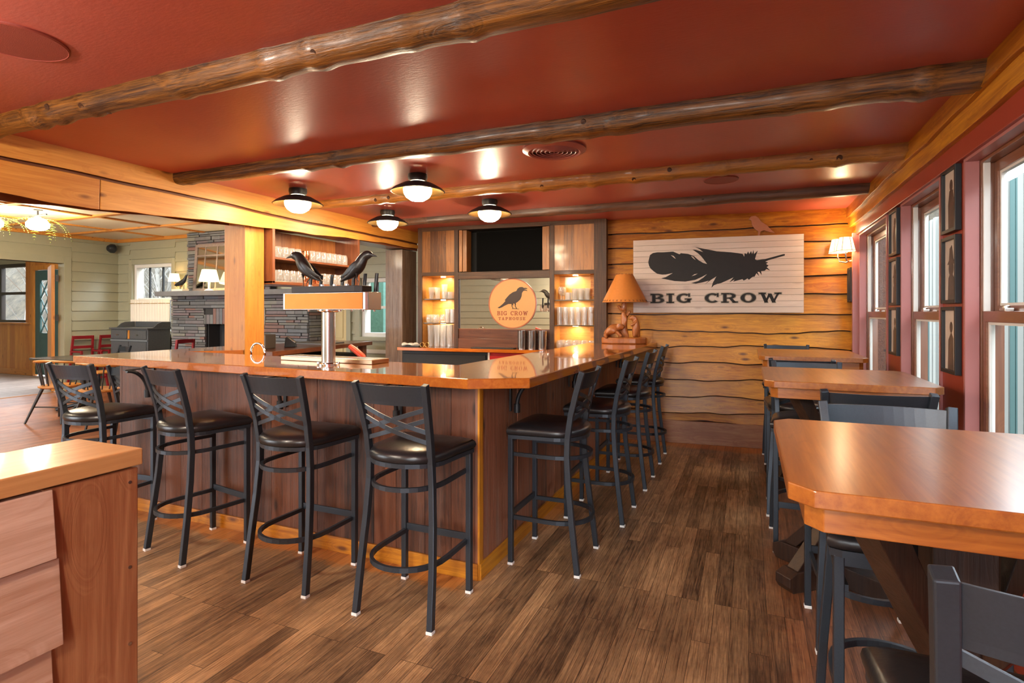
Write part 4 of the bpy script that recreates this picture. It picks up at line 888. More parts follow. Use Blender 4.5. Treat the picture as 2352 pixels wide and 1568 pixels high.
for rr, zz0, n_ in ((.228, .442, 34), (.087, .718, 14)):
    for i in range(n_):
        a = 2 * math.pi * i / n_
        for sg in (-1, 1):
            r0 = (rr + .004) ; d = .0085
            a1 = a + sg * d / rr; a2 = a - sg * d / rr
            p = Vector((SZ + (r0 + .001) * math.cos(a1), (r0 + .001) * math.sin(a1), zz0)); q = Vector((SZ + (r0 - .008) * math.cos(a2), (r0 - .008) * math.sin(a2), zz0 + .018))
            mb.cyl(p, q, .0013, n=5)
mb.build('stitching', ink, t)
mb = MB(); mb.M = Matrix.Identity(4)
for a in (0, 120, 240): mb.cyl((SZ, 0, .715), (SZ + .086 * math.cos(R(a)), .086 * math.sin(R(a)), .722), .0015, n=5)
mb.cyl((SZ, 0, .5), (SZ, 0, .735), .003, n=8); mb.build('harp', brass, t)

# ---------------------------------------------------------------- BIG CROW sign and bird cut-out
WN = Vector((math.sin(An), -math.cos(An), 0))
def Wp(x, out): # point on the end wall line
    s = (x - OB.x) / math.cos(An); p = OB + eb * s + nb * out; return p
SX0, SX1, SZ0, SZ1 = -1.17, .50, 1.395, 2.185
p0 = Wp(SX0, .062); t = thing('wall_sign', 'large whitewashed plank sign with black feather and the words BIG CROW', 'sign', p0, An)
SWd = (SX1 - SX0) / math.cos(An)
mb = MB(); npl = 13; hh = (SZ1 - SZ0) / npl
for i in range(npl): mb.tone = rnd.random(); mb.box(0, SWd, -.012, .006, SZ0 + i * hh + .0012, SZ0 + (i + 1) * hh - .0008)
mb.build('plank_face', whiteboard('x'), t, bev=.0015)
MB().box(.01, SWd - .01, .0, .035, SZ0 + .01, SZ1 - .01).build('backing', darkblk, t)
def sg(pts):   # zoomed-photo tracing of the painted artwork -> sign plane
    out = []
    for X, Y in pts:
        u = 1480 + X / 6.19; v = 560 + Y / 6.19; a = (u - 1460) / 385.0; top = 556 - 15 * a; bot = 717 + a
        out.append((SWd * a * 177 / (161 + 16 * a), SZ1 - (SZ1 - SZ0) * (v - top) / (bot - top)))
    return out
mb = MB()
vane = [(85, 275), (95, 230), (110, 175), (150, 148), (210, 138), (300, 138), (430, 128), (520, 165), (540, 150), (640, 160), (720, 190), (790, 250), (850, 285), (905, 300), (860, 240), (820, 190), (775, 150), (700, 100), (760, 108), (850, 135), (800, 95), (735, 65), (860, 90), (960, 108), (1040, 125), (1150, 132), (1250, 140), (1330, 150), (1400, 160), (1425, 200), (1430, 150), (1460, 165), (1480, 125), (1495, 165), (1520, 120), (1535, 165), (1555, 105), (1560, 165), (1615, 115), (1590, 180), (1575, 235), (1600, 248), (1720, 232), (1970, 165), (1995, 165), (1992, 185), (1760, 250), (1720, 270), (1760, 280), (1730, 300), (1765, 325), (1740, 345), (1790, 392), (1735, 372), (1710, 395), (1660, 400), (1670, 455), (1635, 410), (1610, 410), (1635, 470), (1595, 430), (1570, 475), (1540, 480), (1490, 520), (1470, 500), (1440, 520), (1415, 530), (1400, 510), (1270, 545), (1290, 515), (1215, 555), (1275, 485), (1180, 530), (1100, 565), (1050, 575), (1000, 595), (965, 630), (985, 560), (1035, 472), (960, 520), (870, 585), (930, 530), (840, 555), (750, 572), (680, 565), (780, 535), (850, 490), (905, 440), (840, 475), (740, 520), (600, 543), (450, 535), (350, 515), (265, 497), (330, 480), (425, 425), (330, 445), (280, 447), (210, 435), (160, 400), (115, 360), (95, 320)]
def earclip(poly):
    P = poly[:]; idx = list(range(len(P))); out = []
    area = sum(P[i][0] * P[(i + 1) % len(P)][1] - P[(i + 1) % len(P)][0] * P[i][1] for i in range(len(P)))
    if area < 0: idx.reverse()
    def cr(a, b_, c): return (b_[0] - a[0]) * (c[1] - a[1]) - (b_[1] - a[1]) * (c[0] - a[0])
    g_ = 0
    while len(idx) > 3 and g_ < 5000:
        g_ += 1; done = False
        for k in range(len(idx)):
            i, j, l = idx[k - 1], idx[k], idx[(k + 1) % len(idx)]
            if cr(P[i], P[j], P[l]) <= 0: continue
            if any(q not in (i, j, l) and cr(P[i], P[j], P[q]) >= 0 and cr(P[j], P[l], P[q]) >= 0 and cr(P[l], P[i], P[q]) >= 0 for q in idx): continue
            out.append((i, j, l)); idx.pop(k); done = True; break
        if not done: out.append((idx[0], idx[1], idx[2])); idx.pop(1)
    out.append(tuple(idx)); return out
def painted(mb, pts, y):
    mb.add([(x, y, z) for x, z in pts], earclip(pts))
painted(mb, sg(vane), -.0127); mb.build('feather', ink, t)
slit = MB()
for q in ([(400, 178), (440, 190), (470, 230), (445, 215)], [(680, 190), (710, 200), (745, 245), (715, 225)], [(690, 468), (730, 442), (775, 432), (740, 452)]): painted(slit, sg(q), -.0130)
slit.build('feather_highlight', whiteboard('x'), t)
q = sg([(118, 838), (1945, 838), (118, 708)])
mb = MB(); x0, x1 = q[0][0], q[1][0]; z0, z1 = q[0][1], q[2][1] - .004
lettering(mb, 'BIG CROW', x0, x1, z0, z1, .22, .62, -.0120, -.01245, grow=.0065); mb.build('letter_outline', plain('outline_grey', (.30, .26, .20), .6), t)
mb = MB(); lettering(mb, 'BIG CROW', x0, x1, z0, z1, .22, .62, -.0120, -.0131); mb.build('lettering', ink, t)
p1 = Wp(.09, .045); t = thing('bird_cutout', 'small reddish-brown wooden bird cut-out perched on the top edge of the sign', 'bird cut-out', (p1.x, p1.y, SZ1), An)
bp_ = [(1248, 88), (1268, 62), (1300, 58), (1325, 80), (1345, 110), (1385, 140), (1415, 175), (1445, 207), (1405, 198), (1365, 182), (1340, 190), (1332, 222), (1318, 224), (1322, 190), (1295, 168), (1275, 135), (1270, 98)]
MB().prism([((x - 1326) / 3.564 / 222 * 1.0, (224 - y) / 3.564 / 222) for x, y in bp_], -.01, .006, 'y').build('bird_body', plain('bird_brown', (.36, .13, .06), .5, noise=.15, nscale=30), t, bev=.002)

# ---------------------------------------------------------------- wall sconce and picture frames on the window wall
t = thing('wall_sconce', 'lit two-arm brass wall sconce with scalloped shades beside the end wall', 'wall sconce', (.925, 6.2, 1.90))
MB().lathe([(0, -.0), (.055, 0), (.05, -.012), (.02, -.02), (0, -.02)], n=28, axis='x').build('back_plate', steel, t, smooth=True)
for (dx, dy) in ((-.085, -.13), (-.13, .02)):
    MB().tube([(-.01, 0, 0), (dx * .5, dy * .5, -.02), (dx * .9, dy * .9, -.01), (dx, dy, .03), (dx, dy, .085)], .007).build('arm', steel, t, smooth=True)
    sh = MB().lathe([(.08, .075), (.0795, .075), (.052, .205), (.0525, .205)], (dx, dy, 0), 36, closed=True).build('shade', litshade, t, smooth=True)
    mb = MB()
    for a in range(0, 360, 60): mb.cyl((dx + .0815 * math.cos(R(a)), dy + .0815 * math.sin(R(a)), .075), (dx + .054 * math.cos(R(a)), dy + .054 * math.sin(R(a)), .205), .002, n=5)
    mb.tube([(dx + .081 * math.cos(R(a)), dy + .081 * math.sin(R(a)), .078 + .004 * (a % 40 == 0)) for a in range(0, 361, 20)], .002, 5)
    mb.build('shade_binding', plain('binding', (.12, .05, .02), .6), sh)
    MB().cyl((dx, dy, .07), (dx, dy, .10), .013).build('candle_cup', whitep, t, smooth=True)
    b = MB().lathe([(0, .10), (.02, .115), (.024, .14), (.012, .165), (0, .17)], (dx, dy, 0), 16).build('bulb', plain('bulb_glow', (1, .9, .7), .3, emis=(1, .75, .42), est=90), t, smooth=True)
paper = plain('old_photo', (.60, .50, .42), .35, noise=.25, nscale=9); fig = plain('photo_figure', (.10, .065, .05), .4, noise=.6, nscale=18)
def frame(y0, y1, z0, z1, label, group, scene, x=.93):
    t = thing('picture_frame', label, 'picture', (XW if x < .945 and y1 < 5.9 else x, (y0 + y1) / 2, (z0 + z1) / 2), group=group)
    w = (y1 - y0) / 2; h = (z1 - z0) / 2; F = .018; d = .028
    mb = MB(); mb.box(-d, -.001, -w, -w + F, -h, h); mb.box(-d, -.001, w - F, w, -h, h); mb.box(-d, -.001, -w + F, w - F, -h, -h + F); mb.box(-d, -.001, -w + F, w - F, h - F, h); mb.build('frame', black, t, bev=.0015)
    MB().box(-.012, -.002, -w + F, w - F, -h + F, h - F).build('print', paper, t)
    mb = MB()
    if scene == 0: mb.prism([(-.04, -h + F), (.04, -h + F), (.045, -.02), (.025, .05), (-.025, .05), (-.045, -.02)], -.0135, -.012, 'x'); mb.prism([(.022 * math.cos(a / 3), .075 + .03 * math.sin(a / 3)) for a in range(19)], -.0135, -.012, 'x')
    elif scene == 1: mb.prism([(-.05, -h + F), (.05, -h + F), (.04, -.04), (.02, -.02), (-.02, -.02), (-.04, -.04)], -.0132, -.012, 'x'); mb.prism([(.035 * math.cos(a / 3), .01 + .042 * math.sin(a / 3)) for a in range(19)], -.0137, -.012, 'x'); mb.prism([(-.05, .03), (.055, .03), (.03, .05), (.02, .11), (-.01, .125), (-.03, .06)], -.0139, -.012, 'x')
    else: mb.prism([(-.035, -h + F), (.05, -h + F), (.04, .0), (.0, .04), (-.03, .01)], -.0134, -.012, 'x'); mb.prism([(.02 * math.cos(a / 3), .065 + .028 * math.sin(a / 3)) for a in range(19)], -.0136, -.012, 'x')
    mb.build('portrait', fig, t)
    return t
ga, gb = 'near column of portrait frames', 'far column of portrait frames'
frame(3.375, 3.60, 1.805, 2.135, 'black-framed portrait at the top of the near column between windows', ga, 0)
frame(3.375, 3.60, 1.445, 1.785, 'black-framed portrait of a hatted figure, middle of the near column', ga, 1)
frame(3.375, 3.60, 1.09, 1.428, 'black-framed portrait at the bottom of the near column between windows', ga, 2)
frame(4.56, 4.80, 1.80, 2.12, 'black frame at the top of the far column between windows', gb, 0)
frame(4.56, 4.80, 1.45, 1.78, 'black frame in the middle of the far column between windows', gb, 1)
frame(4.56, 4.80, 1.10, 1.435, 'black frame at the bottom of the far column between windows', gb, 2)
frame(6.15, 6.24, 1.50, 1.83, 'narrow black frame below the sconce, nearer the window', 'small frames below the sconce', 2, .918)
frame(6.26, 6.35, 1.50, 1.83, 'narrow black frame below the sconce, nearer the corner', 'small frames below the sconce', 1, .918)
# ---------------------------------------------------------------- lounge beyond the header
X2, Y2 = -11.2, 6.96
def shiplap(mb, O, e, nr, s0, s1, z0, z1, step=.178, seed=1):
    z = z0
    while z < z1 - .01:
        zt = min(z + step, z1); live_plank(mb, O, e, nr, s0, s1, zt - .019, z + .003, 0, .006, .026, seed, 1); z += step
mb = MB()
for a, b_, c, d in ((-11.3, -10.80, 0, 2.79), (-9.62, -6.3, 0, 2.79), (-10.80, -9.62, 0, .95), (-10.80, -9.62, 2.36, 2.79), (-6.3, -5.50, 2.1, 2.79), (-5.68, -5.50, 0, 2.1), (-5.50, -4.65, 0, 1.0), (-5.50, -4.65, 1.95, 2.79), (-4.65, -4.2, 0, 2.79)): mb.box(a, b_, Y2, Y2 + .2, c, d)
struct(mb, 'wall_lounge_back', sage)
mb = MB()
for a, b_, c, d in ((-11.2, -10.84, 0, 2.72), (-9.58, -9.28, 0, 2.72), (-9.28, -9.09, 1.78, 2.72), (-7.12, -6.3, 1.78, 2.72), (-10.84, -9.58, 2.40, 2.72), (-6.3, -4.2, 2.12, 2.72), (-5.68, -5.55, .0, 2.12), (-4.6, -4.2, 0, 2.12)): shiplap(mb, (0, Y2, 0), (1, 0, 0), (0, -1, 0), a, b_, c, d)
struct(mb, 'wall_lounge_boards', sage)
mb = MB()
for a, b_, c, d in ((6.03, 7.15, 0, 2.79), (-2.5, 4.0, 0, 2.79), (4.0, 6.03, 2.265, 2.79)): mb.box(X2 - .14, X2, a, b_, c, d)
struct(mb, 'wall_left', sage)
mb = MB(); shiplap(mb, (X2, 0, 0), (0, 1, 0), (1, 0, 0), 6.14, 6.96, 0, 2.72); shiplap(mb, (X2, 0, 0), (0, 1, 0), (1, 0, 0), 3.9, 6.14, 2.38, 2.72); shiplap(mb, (X2, 0, 0), (0, 1, 0), (1, 0, 0), -2.5, 3.9, 0, 2.72)
struct(mb, 'wall_left_boards', sage)
mb = MB(); mb.box(X2 - .15, X2 + .03, 6.015, 6.135, 0, 2.39); mb.box(X2 - .15, X2 + .03, 3.9, 4.0, 0, 2.39); mb.box(X2 - .15, X2 + .03, 4.0, 6.015, 2.265, 2.39)
struct(mb, 'trim_6', sage, bev=.004)
# ceiling lattice strips and crown
mb = MB()
for y in (4.0, 5.0, 6.0): mb.box(X2, -4.3, y, y + .09, 2.765, 2.79)
for x in (-9.9, -8.7): mb.box(x, x + .07, 3.0, Y2, 2.77, 2.79)
mb.box(X2, -4.3, Y2 - .05, Y2, 2.73, 2.79); mb.box(X2, X2 + .05, 0, Y2, 2.73, 2.79)
struct(mb, 'trim_7', pine('x'))
# sage wall behind the camera on the left (seen in the bar mirror)
mb = MB(); mb.box(-6.5, -2.6, -2.6, -2.5, 0, 2.79); mb.box(-2.6, -1.7, -2.6, -2.5, 2.05, 2.79); mb.box(-1.7, -.9, -2.6, -2.5, 0, 2.79); shiplap(mb, (0, -2.5, 0), (1, 0, 0), (0, 1, 0), -6.5, -2.66, 0, 2.7); shiplap(mb, (0, -2.5, 0), (1, 0, 0), (0, 1, 0), -1.64, -.9, 0, 2.7)
struct(mb, 'wall_rear', sage)
t = tag(bpy.data.objects.new('door_1', None), kind='structure'); C.objects.link(t); t.location = (-2.15, -2.56, 0)
MB().box(-.44, .44, 0, .04, 0, 2.04).build('leaf', pine('z'), t, bev=.004)

def window_set(name, x0, x1, z0, z1, sashx=None):
    t = tag(bpy.data.objects.new(name, None), kind='structure'); C.objects.link(t); t.location = (x0, Y2, 0); w = x1 - x0
    mb = MB(); mb.box(-.09, 0, -.035, .02, z0 - .06, z1 + .09); mb.box(w, w + .09, -.035, .02, z0 - .06, z1 + .09); mb.box(0, w, -.035, .02, z1, z1 + .09); mb.box(-.10, w + .10, -.06, .02, z0 - .06, z0); mb.build('casing', sage, t, bev=.004)
    mb = MB(); mb.box(0, .06, .02, .16, z0, z1); mb.box(w - .06, w, .02, .16, z0, z1); mb.box(0, w, .02, .16, z1 - .06, z1); mb.box(0, w, .02, .16, z0, z0 + .06); mb.box(0, w, .05, .10, (z0 + z1) / 2 - .02, (z0 + z1) / 2 + .02); s = mb.build('sash', whitep, t, bev=.003)
    mb = MB()
    for k in (1, 2): mb.box(w * k / 3 - .012, w * k / 3 + .012, .06, .09, (z0 + z1) / 2, z1)
    mb.build('muntin', black, s)
    MB().box(.05, w - .05, .072, .076, z0 + .04, z1 - .04).build('pane', pane, s)
    return t
window_set('window_5', -10.76, -9.66, 1.0, 2.30)
window_set('window_6', -5.46, -4.70, 1.03, 1.92)
# cafe curtain
t = thing('cafe_curtain', 'white ruffled half-height curtain on the far lounge window', 'curtain', (-10.76, Y2 - .055, 0))
n = 90; vs = []; fs = []
for i in range(n + 1):
    x = 1.08 * i / n
    for j, z in enumerate((1.02, 1.3, 1.52, 1.57, 1.64)): vs.append((x, .012 * math.sin(i * 1.05) * (1, 1, .8, .3, 1)[j] + .004 * math.sin(i * .37), z))
for i in range(n):
    for j in range(4): fs.append((i * 5 + j, (i + 1) * 5 + j, (i + 1) * 5 + j + 1, i * 5 + j + 1))
o = MB().add(vs, fs).build('cloth', plain('curtain_cloth', (.80, .74, .64), .8, trans=.0), t, smooth=True); sm = o.modifiers.new('solid', 'SOLIDIFY'); sm.thickness = .002
MB().cyl((-.02, .0, 1.565), (1.10, 0, 1.565), .006).build('rod', brass, t, smooth=True)
# door frame and cream door between fireplace and the far right window
t = tag(bpy.data.objects.new('door_2', None), kind='structure'); C.objects.link(t); t.location = (-5.98, Y2, 0)
MB().box(-.30, .28, -.02, .04, 0, 2.03).build('leaf', plain('door_cream', (.60, .48, .24), .4), t, bev=.004)
mb = MB()
for z0, z1 in ((.2, .9), (1.0, 1.9)): mb.box(-.2, -.02, -.03, -.02, z0, z1); mb.box(.02, .2, -.03, -.02, z0, z1)
mb.build('panel', _mats['door_cream'], t, bev=.005)
mb = MB(); mb.box(-.36, -.30, -.05, .04, 0, 2.1); mb.box(.28, .36, -.05, .04, 0, 2.1); mb.box(-.36, .36, -.05, .04, 2.03, 2.1); mb.build('frame', sage, t, bev=.004)
struct(MB().box(-5.55, -4.3, Y2 - .03, Y2, .78, .84), 'trim_8', whitep, bev=.004)

# ---------------------------------------------------------------- stone fireplace
t = thing('stone_fireplace', 'wide fireplace of thin stacked grey, blue and mauve stones in the lounge', 'fireplace', (-7.7, 6.65, 0))
FX0, FX1 = -1.56, 1.49
mb = MB(); mb.box(FX0, -.73, .02, .285, 0, 1.68); mb.box(.6, FX1, .02, .285, 0, 1.68); mb.box(-.73, .6, .02, .285, 1.2, 1.68); mb.box(-1.37, .55, .17, .285, 1.68, 2.785); mb.build('mortar_core', mortar, t)
def courses(mb, x0, x1, z0, z1, y, r_, hmin=.032, hmax=.07):
    z = z0
    while z < z1 - .01:
        h = min(r_.uniform(hmin, hmax), z1 - z)
        if z1 - (z + h) < .02: h = z1 - z
        x = x0
        while x < x1 - .005:
            w = min(r_.uniform(.12, .46), x1 - x)
            if x1 - (x + w) < .06: w = x1 - x
            mb.tone = r_.random(); pr = r_.uniform(.0, .022)
            mb.box(x + .004, x + w - .004, y - pr, y + .05, z + .0045, z + h - .0045); x += w
        z += h
r_ = random.Random(12)
mb = MB(); courses(mb, FX0, -.73, 0, 1.20, 0, r_); courses(mb, .6, FX1, 0, 1.20, 0, r_); courses(mb, FX0, FX1, 1.47, 1.68, 0, r_)
courses(mb, FX0, -.76, 1.20, 1.47, 0, r_); courses(mb, .63, FX1, 1.20, 1.47, 0, r_)
x = -.76
while x < .6:
    mb.tone = r_.random(); w = r_.uniform(.06, .085); mb.box(x + .004, min(x + w, .63) - .004, -.012, .05, 1.205, 1.465 if x > -.6 else 1.36); x += w
mb.M = Matrix.Translation((FX1, .02, 0)) @ Matrix.Rotation(R(90), 4, 'Z'); courses(mb, 0, .26, 0, 1.68, 0, r_)
mb.M = Matrix.Translation((0, 0, 0)); mb.build('stonework', stone, t, bev=.003)
mb = MB(); courses(mb, -1.37, .55, 1.76, 2.78, .155, r_); mb.build('chimney_stonework', stone, t, bev=.003)
mb = MB(); mb.box(-1.72, 1.60, -.20, .285, 1.675, 1.757); mb.build('mantel_slab', plain('slate', (.16, .165, .18), .5, noise=.2, nscale=10, bump=.2), t, bev=.006)
mb = MB(); mb.box(-.72, .58, .26, .28, 0, 1.18); mb.box(-.73, -.71, .05, .28, 0, 1.2); mb.box(.58, .6, .05, .28, 0, 1.2); mb.build('firebox', mortar, t)
# mantel things
t = thing('mantel_mirror', 'old paned mirror leaning on the fireplace mantel', 'mirror', (-8.28, 6.69, 1.757))
mb = MB(); lean = lambda z: .085 - .0 * z
fr = plain('weathered_frame', (.22, .17, .15), .6, noise=.3, nscale=30)
mb.M = Matrix.Rotation(R(-4), 4, 'X')
for b_ in ((-.52, -.46, .0, .03, 0, .80), (.86, .92, .0, .03, 0, .80), (-.52, .92, .0, .03, .76, .81), (-.52, .92, .0, .03, 0, .05), (-.46, .86, .005, .025, .60, .625), (.0, .025, .005, .025, .05, .76), (.43, .455, .005, .025, .05, .76), (-.28, -.26, .005, .025, .05, .76)): mb.box(*b_)
mb.build('frame', fr, t, bev=.002)
mb = MB(); mb.M = Matrix.Rotation(R(-4), 4, 'X'); mb.box(-.46, .86, .012, .018, .05, .76); mb.build('mirror_glass', plain('old_mirror', (.7, .7, .66), .06, 1), t)
t = thing('mantel_lamp', 'lit white table lamp with pale shade on the fireplace mantel', 'lamp', (-8.18, 6.52, 1.757))
MB().lathe([(0, 0), (.075, 0), (.06, .012), (.02, .03), (.018, .10), (.022, .12), (.012, .16), (0, .16)], n=28).build('base', whitep, t, smooth=True)
MB().lathe([(.155, .15), (.154, .15), (.105, .345), (.106, .345)], n=36, closed=True).build('shade', shade_material('lit_shade_pale', (1, .80, .45), 1.3), t, smooth=True)
MB().lathe([(0, .18), (.03, .21), (.03, .25), (0, .28)], n=14).build('bulb', _mats['bulb_glow'], t, smooth=True)
t = thing('mantel_bird', 'small dark bird figurine on a book at the left end of the mantel', 'figurine', (-8.85, 6.53, 1.757))
MB().box(-.17, .10, -.06, .06, 0, .035).build('book', whitep, t, bev=.003)
MB().loft([((-.18, 0, .10), .006, .02), ((-.10, 0, .115), .035, .03), ((0, 0, .145), .05, .04), ((.07, 0, .18), .035, .03), ((.10, 0, .235), .022, .02), ((.115, 0, .27), .02, .018), ((.16, 0, .275), .003, .003)], 12).build('bird', black, t, smooth=True, sub=1)
mb = MB(); mb.cyl((-.01, -.02, .035), (-.01, -.02, .12), .005); mb.cyl((.03, .02, .035), (.03, .02, .12), .005); mb.build('legs', black, t)
t = thing('lounge_sconce', 'small lit wall sconce between the lounge window and the chimney', 'wall sconce', (-9.42, 6.93, 1.90))
MB().tube([(0, 0, 0), (0, -.06, -.05), (0, -.12, 0), (0, -.12, .05)], .007).build('arm', brass, t, smooth=True)
MB().lathe([(.0, .0), (.04, 0), (.035, -.01), (0, -.012)], n=20, axis='y').build('back_plate', brass, t)
MB().lathe([(.10, .05), (.099, .05), (.07, .19), (.071, .19)], (0, -.12, 0), 28, closed=True).build('shade', litshade, t, smooth=True)
MB().lathe([(0, .08), (.02, .1), (.02, .13), (0, .15)], (0, -.12, 0), 12).build('bulb', _mats['bulb_glow'], t, smooth=True)
t = thing('corner_speaker', 'round black speaker mounted high in the lounge corner', 'speaker', (-11.04, 6.74, 2.60))
MB().lathe([(0, -.08), (.05, -.07), (.085, -.02), (.085, .03), (.05, .07), (0, .08)], n=24, axis='y').build('housing', black, t, smooth=True)
MB().cyl((0, 0, 0), (-.12, .12, .05), .012).build('mount', black, t)

# sideboard
t = thing('sideboard', 'charcoal painted sideboard with galleried top under the lounge window', 'sideboard', (-10.12, 6.66, 0))
MB().box(-.50, .50, -.19, .22, .06, 1.10).build('body', charcoal, t, bev=.004)
MB().box(-.52, .515, -.215, .23, 1.10, 1.128).build('top', charcoal, t, bev=.004)
for x0 in (-.48, .04):
    d = MB().box(x0, x0 + .43, -.205, -.19, .93, 1.08).build('drawer', charcoal, t, bev=.003); MB().cyl((x0 + .215, -.205, 1.0), (x0 + .215, -.235, 1.0), .014).build('knob', steel, d, smooth=True)
for x0 in (-.475, .005): MB().box(x0, x0 + .46, -.202, -.19, .1, .88).build('door', charcoal, t, bev=.003)
MB().box(-.02, .02, -.203, -.19, .93, 1.08).build('divider', pine('z'), t)
MB().box(-.5, .5, -.206, -.19, .89, .912).build('rail', plain('light_charcoal', (.16, .18, .20), .35), t)
mb = MB(); mb.box(-.44, .50, .205, .225, 1.128, 1.23)
for x in (-.50, .49): mb.prism([(-.10, 1.128), (.225, 1.128), (.225, 1.23), (.05, 1.225), (-.02, 1.20), (-.06, 1.16)], x, x + .018, 'x')
mb.build('gallery', charcoal, t, bev=.003)

def high_chair(x, y, rz, lb):
    t = thing('high_chair', lb, 'high chair', (x, y, 0), R(rz), 'red wooden high chairs')
    for sx in (-1, 1):
        for y0, y1, z1 in ((-.24, -.13, .98), (.26, .10, .72)): MB().bar([(sx * .20, y0, 0), (sx * .16, y1, z1)], .035, .03, (0, 1, 0)).build('leg', redwood, t, bev=.003)
        MB().bar([(sx * .18, -.17, .70), (sx * .17, .14, .70)], .03, .03).build('arm_rest', redwood, t, bev=.003)
    MB().box(-.16, .16, -.14, .13, .50, .52).build('seat', redwood, t, bev=.003)
    mb = MB(); mb.box(-.17, .17, -.145, -.125, .92, .98); mb.box(-.17, .17, -.155, -.135, .75, .80); mb.build('back_rail', redwood, t, bev=.003)
    MB().box(-.19, .19, .2, .225, .22, .25).build('foot_rail', redwood, t, bev=.003); MB().box(-.19, .19, -.215, -.19, .25, .28).build('foot_rail', redwood, t, bev=.003)
high_chair(-10.93, 6.26, -90, 'red wooden high chair standing by the sage wall, left of the sideboard')
high_chair(-10.93, 6.72, -90, 'red wooden high chair pushed in between the wall and the sideboard')
high_chair(-7.95, 6.05, -80, 'bright red high chair in front of the fireplace opening')

# chandelier
def fern_light(x, y, z, lb):
    t = thing('fern_chandelier', lb, 'ceiling light', (x, y, z), group='globe lights dressed with fern fronds')
    mb = MB(); mb.cyl((0, 0, .10), (0, 0, .19), .01); mb.lathe([(0, .19), (.06, .19), (.055, .175), (0, .17)], n=20); mb.build('stem', black, t, smooth=True)
    MB().cyl((-.2, 0, .11), (.2, 0, .11), .009).build('bar', black, t)
    MB().lathe([(.03, .085), (.085, .06), (.13, .0), (.125, -.05), (.08, -.085), (0, -.098)], n=28).build('globe', plain('lounge_globe', (1, .97, .9), .3, emis=(1, .84, .58), est=LAMP * .8), t, smooth=True)
    fern = plain('fern_leaf', (.22, .29, .03), .6, noise=.4, nscale=30); r_ = random.Random(int(x * 100))
    for k in range(11):
        a = r_.uniform(0, 6.28); ln = r_.uniform(.30, .42); mb = MB(); dr = r_.uniform(.5, 1.1)
        for i in range(14):
            u = i / 13; rr = .06 + ln * math.sin(u * 1.4) * .8; zz = .07 - dr * ln * u * u * .8; wv = .07 * math.sin(math.pi * min(1, u * .9 + .15)) * (1 if i % 2 else .6) + .004
            cx, cy = rr * math.cos(a), rr * math.sin(a); px, py = -math.sin(a), math.cos(a)
            for sd in (-1, 1):
                mb.add([(cx, cy, zz), (cx + px * sd * wv + math.cos(a) * .012, cy + py * sd * wv + math.sin(a) * .012, zz - .012), (cx + math.cos(a) * .012, cy + math.sin(a) * .012, zz - .004), (cx + .002, cy, zz + .003)], [(0, 1, 2), (0, 1, 3), (1, 2, 3), (0, 2, 3)])
        mb.build('frond', fern, t)
fern_light(-8.85, 4.45, 2.60, 'fern-dressed glowing globe light under the lounge ceiling, right one of two')
fern_light(-9.25, 4.12, 2.60, 'fern-dressed glowing globe light cut off by the left edge of the photo')

fern_light(-7.0, 1.6, 2.60, 'added unseen fern-dressed globe light, brightens the near part of the lounge')  # added fixture out of view, put in to brighten the lounge
for lx, ly in ((-8.85, 4.45), (-9.25, 4.12), (-7.0, 1.6)): bulb_light(lx, ly, 2.46, 26, (1, .88, .70))
bulb_light(-8.18, 6.40, 2.03, 3); bulb_light(.80, 6.08, 2.15, 3.5, (1, .80, .5), .04)
# lounge table and chairs
def cross_table(x, y, lb):
    t = thing('lounge_table', lb, 'table', (x, y, 0))
    MB().box(-.55, .55, -.38, .38, .73, .76).build('tabletop', plain('dark_top', (.035, .03, .028), .25, noise=.2), t, bev=.005)
    MB().lathe([(.04, .06), (.035, .4), (.05, .70), (.12, .73)], n=20).build('pedestal', black, t, smooth=True)
    for a in range(4): MB().loft([((0, 0, .10), .03, .035), ((.16 * math.cos(a * 1.57 + .6), .16 * math.sin(a * 1.57 + .6), .07), .025, .03), ((.33 * math.cos(a * 1.57 + .6), .33 * math.sin(a * 1.57 + .6), .025), .024, .032)], 12).build('foot', black, t, smooth=True)
cross_table(-8.75, 4.95, 'dark rectangular lounge table partly hidden behind the bar stools')
ph = pine('x'); dkw = plain('dark_leg', (.03, .022, .018), .4, noise=.2)
def captain(x, y, rz, lb):
    t = thing('captains_chair', lb, 'chair', (x, y, 0), R(rz), 'captain chairs with pine seats in the lounge')
    MB().lathe([(0, .43), (.20, .43), (.225, .445), (.225, .46), (.20, .468), (0, .462)], n=28).build('seat', ph, t, smooth=True)
    mb = MB(); pts = [(.27 * math.cos(R(a)), .02 + .24 * math.sin(R(a)) * (-1), .755 + .03 * max(0, math.sin(R(a))) ** 2) for a in range(-15, 196, 10)]; mb.loft([(p, .016, .030) for p in pts], 8, square=False); mb.build('arm_rail', ph, t, smooth=True)
    for a in (-5, 20, 45, 70, 90, 110, 135, 160, 185): MB().cyl((.19 * math.cos(R(a)), -.17 * math.sin(R(a)), .46), (.265 * math.cos(R(a)), .02 - .235 * math.sin(R(a)), .755), .008, n=8).build('spindle', dkw, t, smooth=True)
    for sx in (-1, 1):
        for sy in (-1, 1): MB().cyl((sx * .12, sy * .12, .44), (sx * .24, sy * .25, 0), .020, .012, 10).build('leg', dkw, t, smooth=True)
    mb = MB(); mb.cyl((-.18, .18, .2), (.18, .18, .2), .009, n=8); mb.cyl((-.18, -.18, .2), (.18, -.18, .2), .009, n=8); mb.build('stretcher', dkw, t, smooth=True)
captain(-8.22, 4.38, 20, 'captain chair with pine seat and arm rail, leftmost at the lounge table')
captain(-7.35, 4.36, -10, 'captain chair with pine seat showing beside the left bar stool')
captain(-8.5, 5.75, 175, 'captain chair with pine seat on the far side of the lounge table')
